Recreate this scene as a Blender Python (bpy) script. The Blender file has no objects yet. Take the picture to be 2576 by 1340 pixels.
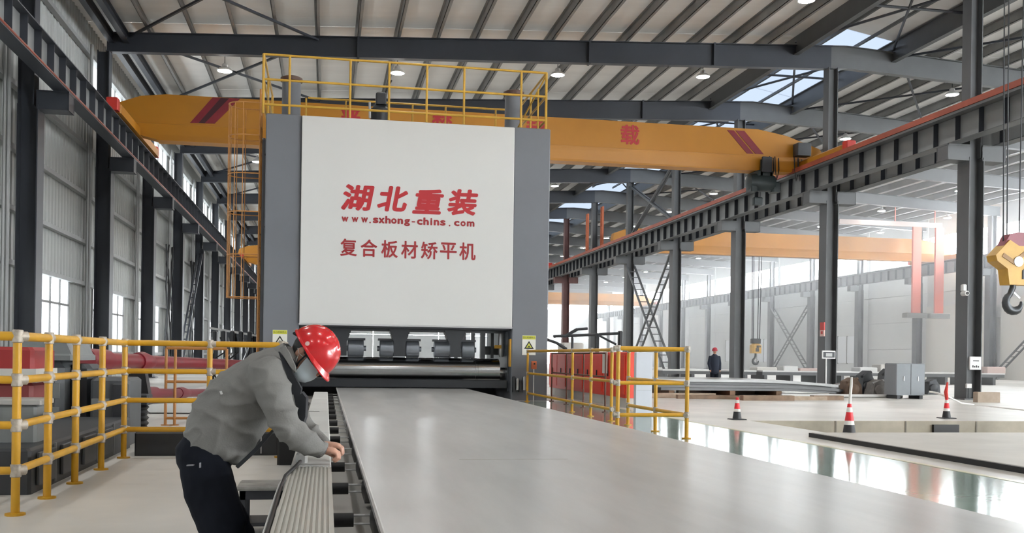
import bpy, bmesh, math, random
from mathutils import Vector, Matrix, Euler
random.seed(7)
S = bpy.context.scene
COL = S.collection
# ------------------------------------------------------------------ camera
F, CX, PY = 2510.0, 1288.0, 898.0          # focal length and principal point for a 2576x1340 frame
PSI = math.atan(468.0 / F)                 # the camera looks a little right of the hall axis (+Y)
RHO = 0.014                                # slight roll
CAM = Vector((0, 0, 1.0))
fwd = Vector((math.sin(PSI), math.cos(PSI), 0)); rgt = Vector((math.cos(PSI), -math.sin(PSI), 0)); upv = Vector((0, 0, 1))
CR = rgt * math.cos(RHO) + upv * math.sin(RHO); CU = upv * math.cos(RHO) - rgt * math.sin(RHO)
cam = bpy.data.cameras.new('camera'); camo = bpy.data.objects.new('camera', cam); COL.objects.link(camo)
cam.sensor_fit = 'HORIZONTAL'; cam.sensor_width = 36.0; cam.lens = F * 36.0 / 2576.0
cam.shift_x = 0.0; cam.shift_y = (PY - 670.0) / 2576.0
cam.clip_start = 0.05; cam.clip_end = 600
camo.matrix_world = Matrix(((CR.x, CU.x, -fwd.x, CAM.x), (CR.y, CU.y, -fwd.y, CAM.y), (CR.z, CU.z, -fwd.z, CAM.z), (0, 0, 0, 1)))
S.camera = camo
# ------------------------------------------------------------------ sky, exposure
W = bpy.data.worlds.new('overcast_sky'); S.world = W; W.use_nodes = True
bg = W.node_tree.nodes['Background']; bg.inputs[0].default_value = (0.93, 0.97, 1.0, 1); bg.inputs[1].default_value = 34.0
S.view_settings.view_transform = 'Standard'; S.view_settings.look = 'None'
S.view_settings.gamma = 1.0; S.view_settings.use_curve_mapping = False
S.view_settings.exposure = 0.16
LAMP_E = 175.0
# ------------------------------------------------------------------ pixel -> place
def ray(x, y): return fwd + CR * ((x - CX) / F) - CU * ((y - PY) / F)
def onz(x, y, z=0.0):
    d = ray(x, y); t = (z - CAM.z) / d.z; return CAM + d * t
def ony(x, y, Y):
    d = ray(x, y); return CAM + d * (Y / d.y)
def onx(x, y, X):
    d = ray(x, y); return CAM + d * (X / d.x)
def onD(x, y, D): return CAM + ray(x, y) * D
# ------------------------------------------------------------------ materials
MATS = {}
def mat(name, col, rough=0.5, metal=0.0, var=0.0, scale=3.0, bump=0.0, bscale=40.0, col2=None, stretch=None, coat=0.0, emit=None, spec=0.5):
    if name in MATS: return MATS[name]
    m = bpy.data.materials.new(name); m.use_nodes = True; nt = m.node_tree; N = nt.nodes; L = nt.links
    b = N['Principled BSDF']; b.inputs['Roughness'].default_value = rough; b.inputs['Metallic'].default_value = metal
    b.inputs['Specular IOR Level'].default_value = spec
    if coat: b.inputs['Coat Weight'].default_value = coat; b.inputs['Coat Roughness'].default_value = 0.08
    c = (*col, 1); b.inputs['Base Color'].default_value = c
    if emit: b.inputs['Emission Color'].default_value = (*emit[:3], 1); b.inputs['Emission Strength'].default_value = emit[3]
    if var or bump or col2:
        tc = N.new('ShaderNodeTexCoord'); src = tc.outputs['Object']
        if stretch:
            mp = N.new('ShaderNodeMapping'); mp.inputs['Scale'].default_value = stretch; L.new(src, mp.inputs[0]); src = mp.outputs[0]
        if var or col2:
            n = N.new('ShaderNodeTexNoise'); n.inputs['Scale'].default_value = scale; n.inputs['Detail'].default_value = 5; n.inputs['Roughness'].default_value = 0.6
            L.new(src, n.inputs['Vector'])
            r = N.new('ShaderNodeValToRGB'); r.color_ramp.elements[0].position = 0.32; r.color_ramp.elements[1].position = 0.68
            a = [max(0, v * (1 - var)) for v in col]; z = col2 if col2 else [min(1, v * (1 + var)) for v in col]
            r.color_ramp.elements[0].color = (*a, 1); r.color_ramp.elements[1].color = (*z, 1)
            L.new(n.outputs['Fac'], r.inputs[0]); L.new(r.outputs[0], b.inputs['Base Color'])
        if bump:
            n2 = N.new('ShaderNodeTexNoise'); n2.inputs['Scale'].default_value = bscale; n2.inputs['Detail'].default_value = 4
            L.new(src, n2.inputs['Vector'])
            bp = N.new('ShaderNodeBump'); bp.inputs['Strength'].default_value = bump; bp.inputs['Distance'].default_value = 0.02
            L.new(n2.outputs['Fac'], bp.inputs['Height']); L.new(bp.outputs[0], b.inputs['Normal'])
    MATS[name] = m; return m
def glass_mat(name, tint, transp, rough=0.3):
    """thin pane: part of the light goes straight through, the rest is scattered by the dusty glass"""
    m = bpy.data.materials.new(name); m.use_nodes = True; nt = m.node_tree; N = nt.nodes; L = nt.links
    N.remove(N['Principled BSDF']); out = N['Material Output']
    t = N.new('ShaderNodeBsdfTransparent'); t.inputs[0].default_value = (*tint, 1)
    d = N.new('ShaderNodeBsdfTranslucent'); d.inputs[0].default_value = (*tint, 1)
    mx = N.new('ShaderNodeMixShader'); mx.inputs[0].default_value = transp
    L.new(d.outputs[0], mx.inputs[1]); L.new(t.outputs[0], mx.inputs[2]); L.new(mx.outputs[0], out.inputs[0])
    MATS[name] = m; return m
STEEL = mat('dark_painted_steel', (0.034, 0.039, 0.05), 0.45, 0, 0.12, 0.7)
STEEL2 = mat('lit_painted_steel', (0.10, 0.104, 0.108), 0.5, 0, 0.12, 0.7)  # paler copy of the column paint, with the right side's light put in
ROOFM = mat('white_insulation_film', (0.89, 0.885, 0.865), 0.6, 0, 0.04, 0.5, 0.35, 2.5, stretch=(0.4, 3.0, 1))
PURL = mat('galvanised_purlin', (0.25, 0.25, 0.245), 0.5, 0.3, 0.15, 1.0)
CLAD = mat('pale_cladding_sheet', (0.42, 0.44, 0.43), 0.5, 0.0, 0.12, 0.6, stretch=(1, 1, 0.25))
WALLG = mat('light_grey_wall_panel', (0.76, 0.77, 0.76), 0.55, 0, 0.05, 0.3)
WHITEP = mat('white_partition', (0.78, 0.77, 0.72), 0.6, 0, 0.03, 0.5)
GIRT = mat('wall_girt', (0.3, 0.31, 0.31), 0.5, 0.2, 0.1, 1)
FRAME = mat('window_frame', (0.2, 0.2, 0.2), 0.5)
CLEAR = glass_mat('clear_pane', (0.97, 0.99, 1.0), 0.95)
DUSTY = glass_mat('dusty_pane', (0.11, 0.113, 0.113), 0.02)
SKYL = glass_mat('translucent_roof_sheet', (0.14, 0.15, 0.165), 0.015)
CONC = mat('concrete_floor', (0.63, 0.61, 0.57), 0.4, 0, 0.17, 0.4, 0.04, 12)
GREEN = mat('polished_green_floor', (0.30, 0.40, 0.34), 0.10, 0, 0.2, 0.5, 0.05, 2.2, stretch=(0.6, 1.6, 1))
YEL = mat('yellow_paint', (0.56, 0.29, 0.012), 0.4, 0, 0.12, 4.0)
CYEL = mat('crane_yellow', (0.44, 0.18, 0.008), 0.45, 0, 0.10, 0.4)
RED = mat('red_paint', (0.55, 0.035, 0.025), 0.4, 0, 0.1, 2)
ORED = mat('orange_red_conductor', (0.30, 0.06, 0.03), 0.5, 0, 0.2, 1.2)
BLACK = mat('black_rubber', (0.008, 0.008, 0.009), 0.5)
DARK = mat('dark_machine', (0.03, 0.033, 0.038), 0.45, 0, 0.2, 2)
MGREY = mat('machine_grey', (0.155, 0.165, 0.185), 0.5, 0, 0.05, 0.7)
WHITE = mat('white_enamel', (0.64, 0.64, 0.625), 0.35, 0, 0.02, 0.4)
LETTER = mat('red_lettering', (0.42, 0.018, 0.025), 0.5, 0, 0.06, 2)
DRED = mat('dark_red_paint', (0.20, 0.008, 0.016), 0.45, 0, 0.1, 2)
SILV = mat('bare_steel', (0.5, 0.5, 0.5), 0.35, 0.8, 0.1, 3)
CLAMP = mat('clamp_alloy', (0.40, 0.35, 0.29), 0.5, 0.3, 0.3, 20)
# ------------------------------------------------------------------ mesh builder
class MB:
    def __init__(s): s.v = []; s.f = []; s.smooth = False
    def add(s, vs, fs):
        o = len(s.v); s.v += [tuple(p) for p in vs]; s.f += [tuple(i + o for i in f) for f in fs]; return s
    def box(s, x0, x1, y0, y1, z0, z1):
        return s.add([(x0, y0, z0), (x1, y0, z0), (x1, y1, z0), (x0, y1, z0), (x0, y0, z1), (x1, y0, z1), (x1, y1, z1), (x0, y1, z1)],
                     [(0, 3, 2, 1), (4, 5, 6, 7), (0, 1, 5, 4), (1, 2, 6, 5), (2, 3, 7, 6), (3, 0, 4, 7)])
    def bbox(s, x0, x1, y0, y1, z0, z1, b=0.02):
        """box with chamfered vertical and top edges"""
        def loop(i, z): return [(x0 + i, y0, z), (x1 - i, y0, z), (x1, y0 + i, z), (x1, y1 - i, z), (x1 - i, y1, z), (x0 + i, y1, z), (x0, y1 - i, z), (x0, y0 + i, z)]
        cx, cy = (x0 + x1) / 2, (y0 + y1) / 2
        L0 = loop(b, z0); L1 = loop(b, z1 - b)
        L2 = [(p[0] + (b if p[0] < cx else -b), p[1] + (b if p[1] < cy else -b), z1) for p in loop(b, z1)]
        fs = []
        for k in range(2):
            for i in range(8): j = (i + 1) % 8; fs.append((k * 8 + i, k * 8 + j, k * 8 + 8 + j, k * 8 + 8 + i))
        fs += [tuple(range(7, -1, -1)), tuple(range(16, 24))]
        return s.add(L0 + L1 + L2, fs)
    def bar(s, p, q, w, h, up=(0, 0, 1)):
        p = Vector(p); q = Vector(q); d = (q - p).normalized(); u = Vector(up)
        if abs(d.dot(u)) > 0.98: u = Vector((0, 1, 0))
        r = d.cross(u).normalized(); u = r.cross(d).normalized()
        vs = [c + r * (a * w / 2) + u * (b * h / 2) for c in (p, q) for a, b in ((-1, -1), (1, -1), (1, 1), (-1, 1))]
        return s.add(vs, [(3, 2, 1, 0), (4, 5, 6, 7), (0, 1, 5, 4), (1, 2, 6, 5), (2, 3, 7, 6), (3, 0, 4, 7)])
    def tube(s, pts, r, n=8, closed=False, cap=True):
        pts = [Vector(p) for p in pts]; m = len(pts); rings = []; prev = None
        rs = r if isinstance(r, (list, tuple)) else [r] * m
        for i, p in enumerate(pts):
            if closed: t = pts[(i + 1) % m] - pts[i - 1]
            else: t = pts[min(i + 1, m - 1)] - pts[max(i - 1, 0)]
            t.normalize()
            if prev is None:
                u = Vector((0, 0, 1)) if abs(t.z) < 0.9 else Vector((1, 0, 0))
                a = t.cross(u).normalized()
            else:
                a = (prev - t * prev.dot(t))
                a = a.normalized() if a.length > 1e-6 else t.orthogonal().normalized()
            prev = a; b = t.cross(a)
            rings.append([p + (a * math.cos(2 * math.pi * k / n) + b * math.sin(2 * math.pi * k / n)) * rs[i] for k in range(n)])
        vs = [v for R in rings for v in R]; fs = []
        for i in range(m if closed else m - 1):
            i2 = (i + 1) % m
            for k in range(n):
                k2 = (k + 1) % n; fs.append((i * n + k, i * n + k2, i2 * n + k2, i2 * n + k))
        if cap and not closed: fs += [tuple(range(n - 1, -1, -1)), tuple(range((m - 1) * n, m * n))]
        s.smooth = True
        return s.add(vs, fs)
    def lathe(s, prof, c=(0, 0, 0), n=24, axis='z'):
        c = Vector(c); vs = []; fs = []; m = len(prof)
        for r, h in prof:
            for k in range(n):
                a = 2 * math.pi * k / n; p = (r * math.cos(a), r * math.sin(a), h)
                if axis == 'x': p = (h, r * math.cos(a), r * math.sin(a))
                if axis == 'y': p = (r * math.sin(a), h, r * math.cos(a))
                vs.append(c + Vector(p))
        for i in range(m - 1):
            for k in range(n):
                k2 = (k + 1) % n; fs.append((i * n + k, i * n + k2, (i + 1) * n + k2, (i + 1) * n + k))
        fs += [tuple(range(n - 1, -1, -1)), tuple(range((m - 1) * n, m * n))]
        s.smooth = True
        return s.add(vs, fs)
    def prism(s, poly, lo, hi, plane='xz'):
        """extrude a 2-D outline: plane xz extrudes along y, yz along x, xy along z"""
        def P(a, b, t): return {'xz': (a, t, b), 'yz': (t, a, b), 'xy': (a, b, t)}[plane]
        n = len(poly); vs = [P(a, b, lo) for a, b in poly] + [P(a, b, hi) for a, b in poly]
        fs = [tuple(range(n - 1, -1, -1)), tuple(range(n, 2 * n))] + [(i, (i + 1) % n, n + (i + 1) % n, n + i) for i in range(n)]
        return s.add(vs, fs)
    def quad(s, a, b, c, d): return s.add([a, b, c, d], [(0, 1, 2, 3)])
    def hsec(s, cx, cy, z0, z1, dx, wy, tf=0.025, tw=0.016):
        """upright H-section: flanges face +-X"""
        s.box(cx - dx / 2, cx - dx / 2 + tf, cy - wy / 2, cy + wy / 2, z0, z1)
        s.box(cx + dx / 2 - tf, cx + dx / 2, cy - wy / 2, cy + wy / 2, z0, z1)
        return s.box(cx - dx / 2 + tf, cx + dx / 2 - tf, cy - tw / 2, cy + tw / 2, z0, z1)
    def mesh(s, name, m=None, flat=False):
        me = bpy.data.meshes.new(name); me.from_pydata(s.v, [], s.f)
        bm = bmesh.new(); bm.from_mesh(me); bmesh.ops.recalc_face_normals(bm, faces=bm.faces); bm.to_mesh(me); bm.free()
        if m: me.materials.append(m)
        if s.smooth and not flat:
            me.polygons.foreach_set('use_smooth', [True] * len(me.polygons))
            try: me.set_sharp_from_angle(angle=math.radians(40))
            except Exception: pass
        me.update(); return me
    def build(s, name, m, parent=None, **k): return link(name, s.mesh(name, m), parent, **k)
def link(name, me, parent=None, loc=None, rot=None, scale=None):
    o = bpy.data.objects.new(name, me); COL.objects.link(o)
    if parent is not None:
        o.parent = parent
        if loc is None and parent.get('_w'): o.location = -Vector(parent.location)
    if loc is not None: o.location = loc
    if rot is not None: o.rotation_euler = rot
    if scale is not None: o.scale = scale
    return o
def tag(o, label, cat, group=None):
    o['label'] = label; o['category'] = cat
    if group: o['group'] = group
    return o
def thing(name, label, cat, loc=(0, 0, 0), group=None, world=True):
    """an Empty at the thing's base; parts given in world coordinates when world is True"""
    o = bpy.data.objects.new(name, None); COL.objects.link(o); o.location = loc; o.empty_display_size = 0.2
    if world: o['_w'] = 1
    return tag(o, label, cat, group)
def struct(o): o['kind'] = 'structure'; return o
def stuff(o): o['kind'] = 'stuff'; return o
def copy_tree(o, parent=None):
    c = o.copy(); COL.objects.link(c)
    if parent is not None: c.parent = parent
    for ch in [q for q in o.children]: copy_tree(ch, c)
    return c
GLY = {}
def text_mesh(s, size, bold=0.0, shear=0.0, depth=0.004, m=None):
    """mesh of a short text, centred; bold thickens the strokes by laying shifted copies over each other"""
    key = s
    if key not in GLY:
        cu = bpy.data.curves.new('t', 'FONT'); cu.body = s; cu.size = 1.0; cu.extrude = 1.0; cu.resolution_u = 3
        o = bpy.data.objects.new('t', cu); COL.objects.link(o)
        dg = bpy.context.evaluated_depsgraph_get(); me = bpy.data.meshes.new_from_object(o.evaluated_get(dg))
        bpy.data.objects.remove(o); bpy.data.curves.remove(cu)
        GLY[key] = ([tuple(v.co) for v in me.vertices], [tuple(p.vertices) for p in me.polygons]); bpy.data.meshes.remove(me)
    V, Fc = GLY[key]; bb = MB(); sh = [(0, 0)]
    if bold: sh = [(bold * math.cos(a * math.pi / 4), bold * math.sin(a * math.pi / 4)) for a in range(8)]
    for i, (dx, dy) in enumerate(sh): bb.add([(p[0] * size + dx + shear * (p[1] * size), p[1] * size + dy, p[2] * depth * (1 - 0.02 * i)) for p in V], Fc)
    me = bpy.data.meshes.new('glyph'); me.from_pydata(bb.v, [], bb.f)
    if m: me.materials.append(m)
    xs = [p[0] for p in bb.v]; ys = [p[1] for p in bb.v]
    me.transform(Matrix.Translation((-(min(xs) + max(xs)) / 2, -(min(ys) + max(ys)) / 2, 0))); return me
ORD = ['nearest', 'second', 'third', 'fourth', 'fifth', 'sixth', 'seventh', 'eighth', 'ninth', 'tenth', 'eleventh', 'twelfth', 'thirteenth', 'fourteenth', 'fifteenth', 'sixteenth', 'seventeenth', 'eighteenth']
# ================================================================== THE HALL
BAY = 8.0; Y0 = 25.1
XL, XR, XF = -6.885, 17.66, 41.7            # the three column lines
YS, YE = -14.9, 153.1                      # open front gable behind the camera, far gable
RX = 18.2                                  # ridge
def ztop(X): return 10.99 + 0.0536 * (X + 6.73) if X <= RX else 10.99 + 0.0536 * (RX + 6.73) - 0.0536 * (X - RX)
FR = [Y0 + BAY * k for k in range(-5, 17)]
# floor with the pit cut out of it
PX0, PX1, PY0, PY1 = 6.95, 14.5, 12.35, 15.6
GX0, GX1 = 3.3, 5.78
def flat(name, rects, m, z=0.0, parent=None):
    b = MB()
    for x0, x1, y0, y1 in rects: b.quad((x0, y0, z), (x1, y0, z), (x1, y1, z), (x0, y1, z))
    return b.build(name, m, parent)
flo = struct(flat('floor', [(-9, GX0, YS, YE), (GX1, PX0, YS, YE), (PX1, 43.5, YS, YE), (PX0, PX1, YS, PY0), (PX0, PX1, PY1, YE), (GX0, GX1, 22.4, YE), (GX0, GX1, YS, -4)], CONC))
gs = flat('green_floor_strip', [(GX0, GX1, -4, 22.4)], GREEN, 0.0, flo); gs['label'] = 'polished green floor strip beside the roller table'
ln = MB().box(GX1 - 0.01, GX1 + 0.07, -4, 22.4, -0.01, 0.003).build('floor_line', mat('pale_line', (0.55, 0.52, 0.36), 0.3), flo)
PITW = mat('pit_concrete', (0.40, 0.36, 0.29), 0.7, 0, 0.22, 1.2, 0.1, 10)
pw = MB(); pw.quad((PX0, PY1, 0), (PX1, PY1, 0), (PX1, PY1, -1.2), (PX0, PY1, -1.2)); pw.quad((PX0, PY0, 0), (PX1, PY0, 0), (PX1, PY0, -1.2), (PX0, PY0, -1.2))
pw.quad((PX0, PY0, 0), (PX0, PY1, 0), (PX0, PY1, -1.2), (PX0, PY0, -1.2)); pw.quad((PX1, PY0, 0), (PX1, PY1, 0), (PX1, PY1, -1.2), (PX1, PY0, -1.2))
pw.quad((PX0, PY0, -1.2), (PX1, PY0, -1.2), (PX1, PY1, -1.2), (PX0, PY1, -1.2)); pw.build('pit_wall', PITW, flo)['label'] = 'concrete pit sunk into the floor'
pr = ony(2380, 1080, PY1 - 0.03)
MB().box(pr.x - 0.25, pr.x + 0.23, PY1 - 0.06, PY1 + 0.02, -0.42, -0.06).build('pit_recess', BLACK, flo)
for xx in (PX0 + 1.55, PX0 + 2.85, PX0 + 4.2): MB().box(xx - 0.012, xx + 0.012, PY1 - 0.012, PY1 + 0.01, -1.0, -0.005).build('pit_joint', mat('pit_joint', (0.22, 0.2, 0.17), 0.8), flo)
# ---- roof: sheets, purlins, beams
ceil = struct(bpy.data.objects.new('ceiling', None)); COL.objects.link(ceil)
SK0, SK1 = 16.3, 20.1
def sheet(x0, x1, y0, y1, dz=0.34):
    b = MB(); t = 0.06
    vs = [(x0, y0, ztop(x0) + dz), (x1, y0, ztop(x1) + dz), (x1, y1, ztop(x1) + dz), (x0, y1, ztop(x0) + dz)]
    b.add(vs + [(a, c, d + t) for a, c, d in vs], [(0, 3, 2, 1), (4, 5, 6, 7), (0, 1, 5, 4), (1, 2, 6, 5), (2, 3, 7, 6), (3, 0, 4, 7)]); return b
for i in range(len(FR) - 1):
    y0, y1 = FR[i], FR[i + 1] - 0.012
    sheet(-7.75, SK0, y0, y1).build('roof_sheet', ROOFM, ceil); sheet(SK1, 42.9, y0, y1).build('roof_sheet', ROOFM, ceil)
    m = SKYL if y0 > 30 else ROOFM
    b = MB(); zz = ztop(RX) + 0.65; b.prism([(SK0 - 0.1, ztop(SK0) + 0.4), (RX, zz), (SK1 + 0.1, ztop(SK1) + 0.4), (SK1 + 0.1, ztop(SK1) + 0.43), (RX, zz + 0.03), (SK0 - 0.1, ztop(SK0) + 0.43)], y0, y1, 'xz')
    b.build('ridge_skylight' if m is SKYL else 'ridge_cap', m, ceil)
PX = [-5.6 + 1.3 * k for k in range(0, 17)] + [20.6 + 1.3 * k for k in range(0, 17)]
for x in PX:
    z = ztop(x); b = MB()
    b.box(x - 0.035, x - 0.02, YS, YE, z, z + 0.335); b.box(x - 0.035, x + 0.07, YS, YE, z, z + 0.018); b.box(x - 0.1, x - 0.02, YS, YE, z + 0.315, z + 0.335)
    b.build('purlin', PURL, ceil)
for x, s in ((SK0, 1), (SK1, -1)):
    z = ztop(x); b = MB(); b.box(x - 0.1, x + 0.1, YS, YE, z - 0.34, z - 0.31); b.box(x - 0.01, x + 0.01, YS, YE, z - 0.34, z + 0.4); b.box(x - 0.1, x + 0.1, YS, YE, z + 0.37, z + 0.4)
    b.build('throat_beam', STEEL2, ceil)
for x in (-6.75, -6.3):
    z = ztop(x); b = MB(); b.box(x - 0.09, x + 0.09, YS, YE, z - 0.03, z - 0.01); b.box(x - 0.01, x + 0.01, YS, YE, z - 0.3, z - 0.02); b.box(x - 0.09, x + 0.09, YS, YE, z - 0.32, z - 0.3); b.build('eaves_strut', STEEL, ceil)
def beam(x0, x1, y, m, d0, d1):
    """tapered I-beam along X under the purlins"""
    b = MB(); n = 1; xs = [x0, x1]; t = 0.02; w = 0.13
    for a, c in ((-t * 0.4, t * 0.4),):
        vs = [(x0, y + a, ztop(x0)), (x1, y + a, ztop(x1)), (x1, y + a, ztop(x1) - d1), (x0, y + a, ztop(x0) - d0)]
        b.add(vs + [(p[0], y + c, p[2]) for p in vs], [(0, 3, 2, 1), (4, 5, 6, 7), (0, 1, 5, 4), (1, 2, 6, 5), (2, 3, 7, 6), (3, 0, 4, 7)])
    b.bar((x0, y, ztop(x0) - 0.012), (x1, y, ztop(x1) - 0.012), 2 * w, 0.024); b.bar((x0, y, ztop(x0) - d0), (x1, y, ztop(x1) - d1), 2 * w, 0.026)
    return b
for y in FR:
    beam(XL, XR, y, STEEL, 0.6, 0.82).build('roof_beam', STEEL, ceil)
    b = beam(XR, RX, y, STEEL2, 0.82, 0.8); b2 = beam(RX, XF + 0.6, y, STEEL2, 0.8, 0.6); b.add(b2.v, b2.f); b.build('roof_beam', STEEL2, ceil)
    if 24 < y < 50:                        # end plates bolted where the beam halves meet
        for x in (0.9, 8.7, 13.2): MB().box(x - 0.035, x + 0.035, y - 0.14, y + 0.14, ztop(x) - 0.68 - 0.1, ztop(x) + 0.02).build('splice_plate', STEEL, ceil)
for k, y in enumerate(FR):
    if not (16 < y < 60): continue
    y1 = y + BAY
    for (xa, xb) in ((-6.2, -0.4), (20.4, 26.5)):
        for p, q in (((xa, y), (xb, y1)), ((xa, y1), (xb, y))):
            MB().bar((p[0], p[1], ztop(p[0]) - 0.1), (q[0], q[1], ztop(q[0]) - 0.1), 0.07, 0.07).build('brace_rod', STEEL, ceil)
    for p, q in (((SK0, y), (SK1, y1)), ((SK0, y1), (SK1, y)), ((SK0, y + 4), (SK1, y + 4))):
        MB().tube([(p[0], p[1], ztop(p[0]) + 0.12), (q[0], q[1], ztop(q[0]) + 0.12)], 0.045, 6).build('skylight_brace', STEEL, ceil)
    for xx in (SK0 + 1.2, SK1 - 1.2): MB().box(xx - 0.04, xx + 0.04, y, y1, ztop(xx) + 0.2, ztop(xx) + 0.3).build('skylight_rafter', STEEL2, ceil)
# ---- columns
RAILZ = 7.92
def column(x, y, kind, label, group, rusty=False):
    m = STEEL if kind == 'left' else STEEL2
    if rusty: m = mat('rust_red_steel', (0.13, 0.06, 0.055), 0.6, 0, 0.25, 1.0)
    t = thing('steel_column', label, 'column', (x, y, 0), group)
    b = MB().hsec(x, y, 0, 6.72, 0.46, 0.54); b.build('shaft', m, t)
    zt = ztop(x) - (0.6 if kind != 'mid' else 0.8)
    ux = x - 0.06 if kind == 'left' else (x if kind == 'mid' else x + 0.06)
    MB().hsec(ux, y, 6.72, zt, 0.36, 0.40).build('upper_shaft', m, t)
    arms = {'left': (1,), 'mid': (-1, 1), 'far': (-1,)}[kind]
    for s in arms:
        b = MB(); x0, x1 = sorted((x + s * 0.18, x + s * 0.90))
        b.box(x0, x1, y - 0.26, y + 0.26, 7.02, 7.06); b.box(x0, x1, y - 0.25, y - 0.23, 6.66, 7.02); b.box(x0, x1, y + 0.23, y + 0.25, 6.66, 7.02); b.box(x0, x1, y - 0.26, y + 0.26, 6.62, 6.66)
        xe = x + s * 0.89; b.box(min(xe, xe - s * 0.02), max(xe, xe - s * 0.02), y - 0.26, y + 0.26, 6.62, 7.06)
        b.build('bracket', m, t)
    MB().box(x - 0.36, x + 0.36, y - 0.38, y + 0.38, -0.001, 0.035).build('base_plate', m, t)
    return t
for k in range(-1, 16):
    y = Y0 + BAY * k
    n = ORD[k] if k >= 0 else 'out of frame'
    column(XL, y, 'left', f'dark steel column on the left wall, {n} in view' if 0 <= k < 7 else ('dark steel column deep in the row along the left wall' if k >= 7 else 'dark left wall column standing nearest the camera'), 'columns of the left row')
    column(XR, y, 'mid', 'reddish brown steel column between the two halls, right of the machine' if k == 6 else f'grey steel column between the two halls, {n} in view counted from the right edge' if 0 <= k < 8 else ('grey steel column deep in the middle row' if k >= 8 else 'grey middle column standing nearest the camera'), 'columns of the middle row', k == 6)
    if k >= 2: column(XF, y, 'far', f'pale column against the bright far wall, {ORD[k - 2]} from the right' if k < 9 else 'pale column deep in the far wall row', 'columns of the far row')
# ---- crane runways
def runway(name, x, label, m, lo, hi, near, flip, cond):
    t = thing(name, label, 'crane runway', (x, lo, 7.06)); y0, y1 = YS, YE; t['_w'] = 1
    b = MB(); b.box(x - 0.17, x + 0.17, y0, y1, 7.06, 7.085); b.box(x - 0.2, x + 0.2, y0, y1, 7.775, 7.80); b.build('flanges', m, t)
    MB().box(x - 0.01, x + 0.01, y0, y1, 7.085, 7.775).build('web_plate', mat('daylit_web', (0.24, 0.25, 0.25), 0.5, 0, 0.12, 0.8), t)  # web paler than its flanges: the daylight on it put into the paint
    MB().box(x - 0.035, x + 0.035, y0, y1, 7.80, RAILZ).build('rail', DARK, t)
    st = MB(); st.box(-0.16, 0.16, -0.007, 0.007, 7.085, 7.775); me = st.mesh('stiffener', STEEL)  # dark steel on all runways, shade of the camera-facing ribs put in
    far = MB(); y = lo
    while y < y1:
        if y < near: link('stiffener', me, t, loc=(0, y - lo, -7.06))
        else: far.box(x - 0.16, x + 0.16, y - 0.007, y + 0.007, 7.085, 7.775)
        y += 1.0
    stuff(far.build('far_stiffeners', STEEL, t))
    if cond == 'mid':
        MB().box(x - 0.42, x - 0.2, y0, y1, 7.72, 7.79).build('walkway_edge', m, t)
        MB().box(x - 0.44, x - 0.38, y0, y1, 7.80, 7.96).build('conductor_bar', ORED, t)
    if cond == 'left':
        MB().tube([(x + 0.3, y0, 6.98), (x + 0.3, y1, 6.98)], 0.022, 6).build('conductor_bar', ORED, t)
    return t
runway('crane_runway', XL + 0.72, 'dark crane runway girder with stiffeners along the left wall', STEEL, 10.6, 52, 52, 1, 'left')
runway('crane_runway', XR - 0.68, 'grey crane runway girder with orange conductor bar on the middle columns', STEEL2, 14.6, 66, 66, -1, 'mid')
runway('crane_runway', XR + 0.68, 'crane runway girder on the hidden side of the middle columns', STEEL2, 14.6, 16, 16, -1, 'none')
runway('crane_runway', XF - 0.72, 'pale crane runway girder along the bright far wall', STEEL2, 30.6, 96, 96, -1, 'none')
# ---- left wall: corrugated sheets, girts, windows
wl = struct(bpy.data.objects.new('wall_left', None)); COL.objects.link(wl); WX = -7.48
def corrugated(w, z0, z1, n=4):
    b = MB(); p = w / n; prof = []
    for i in range(n): prof += [(i * p, 0), (i * p + p * 0.62, 0), (i * p + p * 0.72, 0.035), (i * p + p * 0.9, 0.035)]
    prof.append((w, 0))
    for (a, d), (c, e) in zip(prof, prof[1:]): b.quad((d, a, z0), (e, c, z0), (e, c, z1), (d, a, z1))
    return b
WIN0, WIN1 = 1.0, 3.02; CLE0, CLE1 = 8.75, 10.15
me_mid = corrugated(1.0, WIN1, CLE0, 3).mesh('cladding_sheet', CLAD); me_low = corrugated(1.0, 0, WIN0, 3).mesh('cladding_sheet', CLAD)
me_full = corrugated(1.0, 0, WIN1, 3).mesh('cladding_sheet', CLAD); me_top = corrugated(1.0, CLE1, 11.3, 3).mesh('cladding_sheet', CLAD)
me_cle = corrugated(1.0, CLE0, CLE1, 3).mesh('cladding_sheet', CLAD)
nwin = 1
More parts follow.
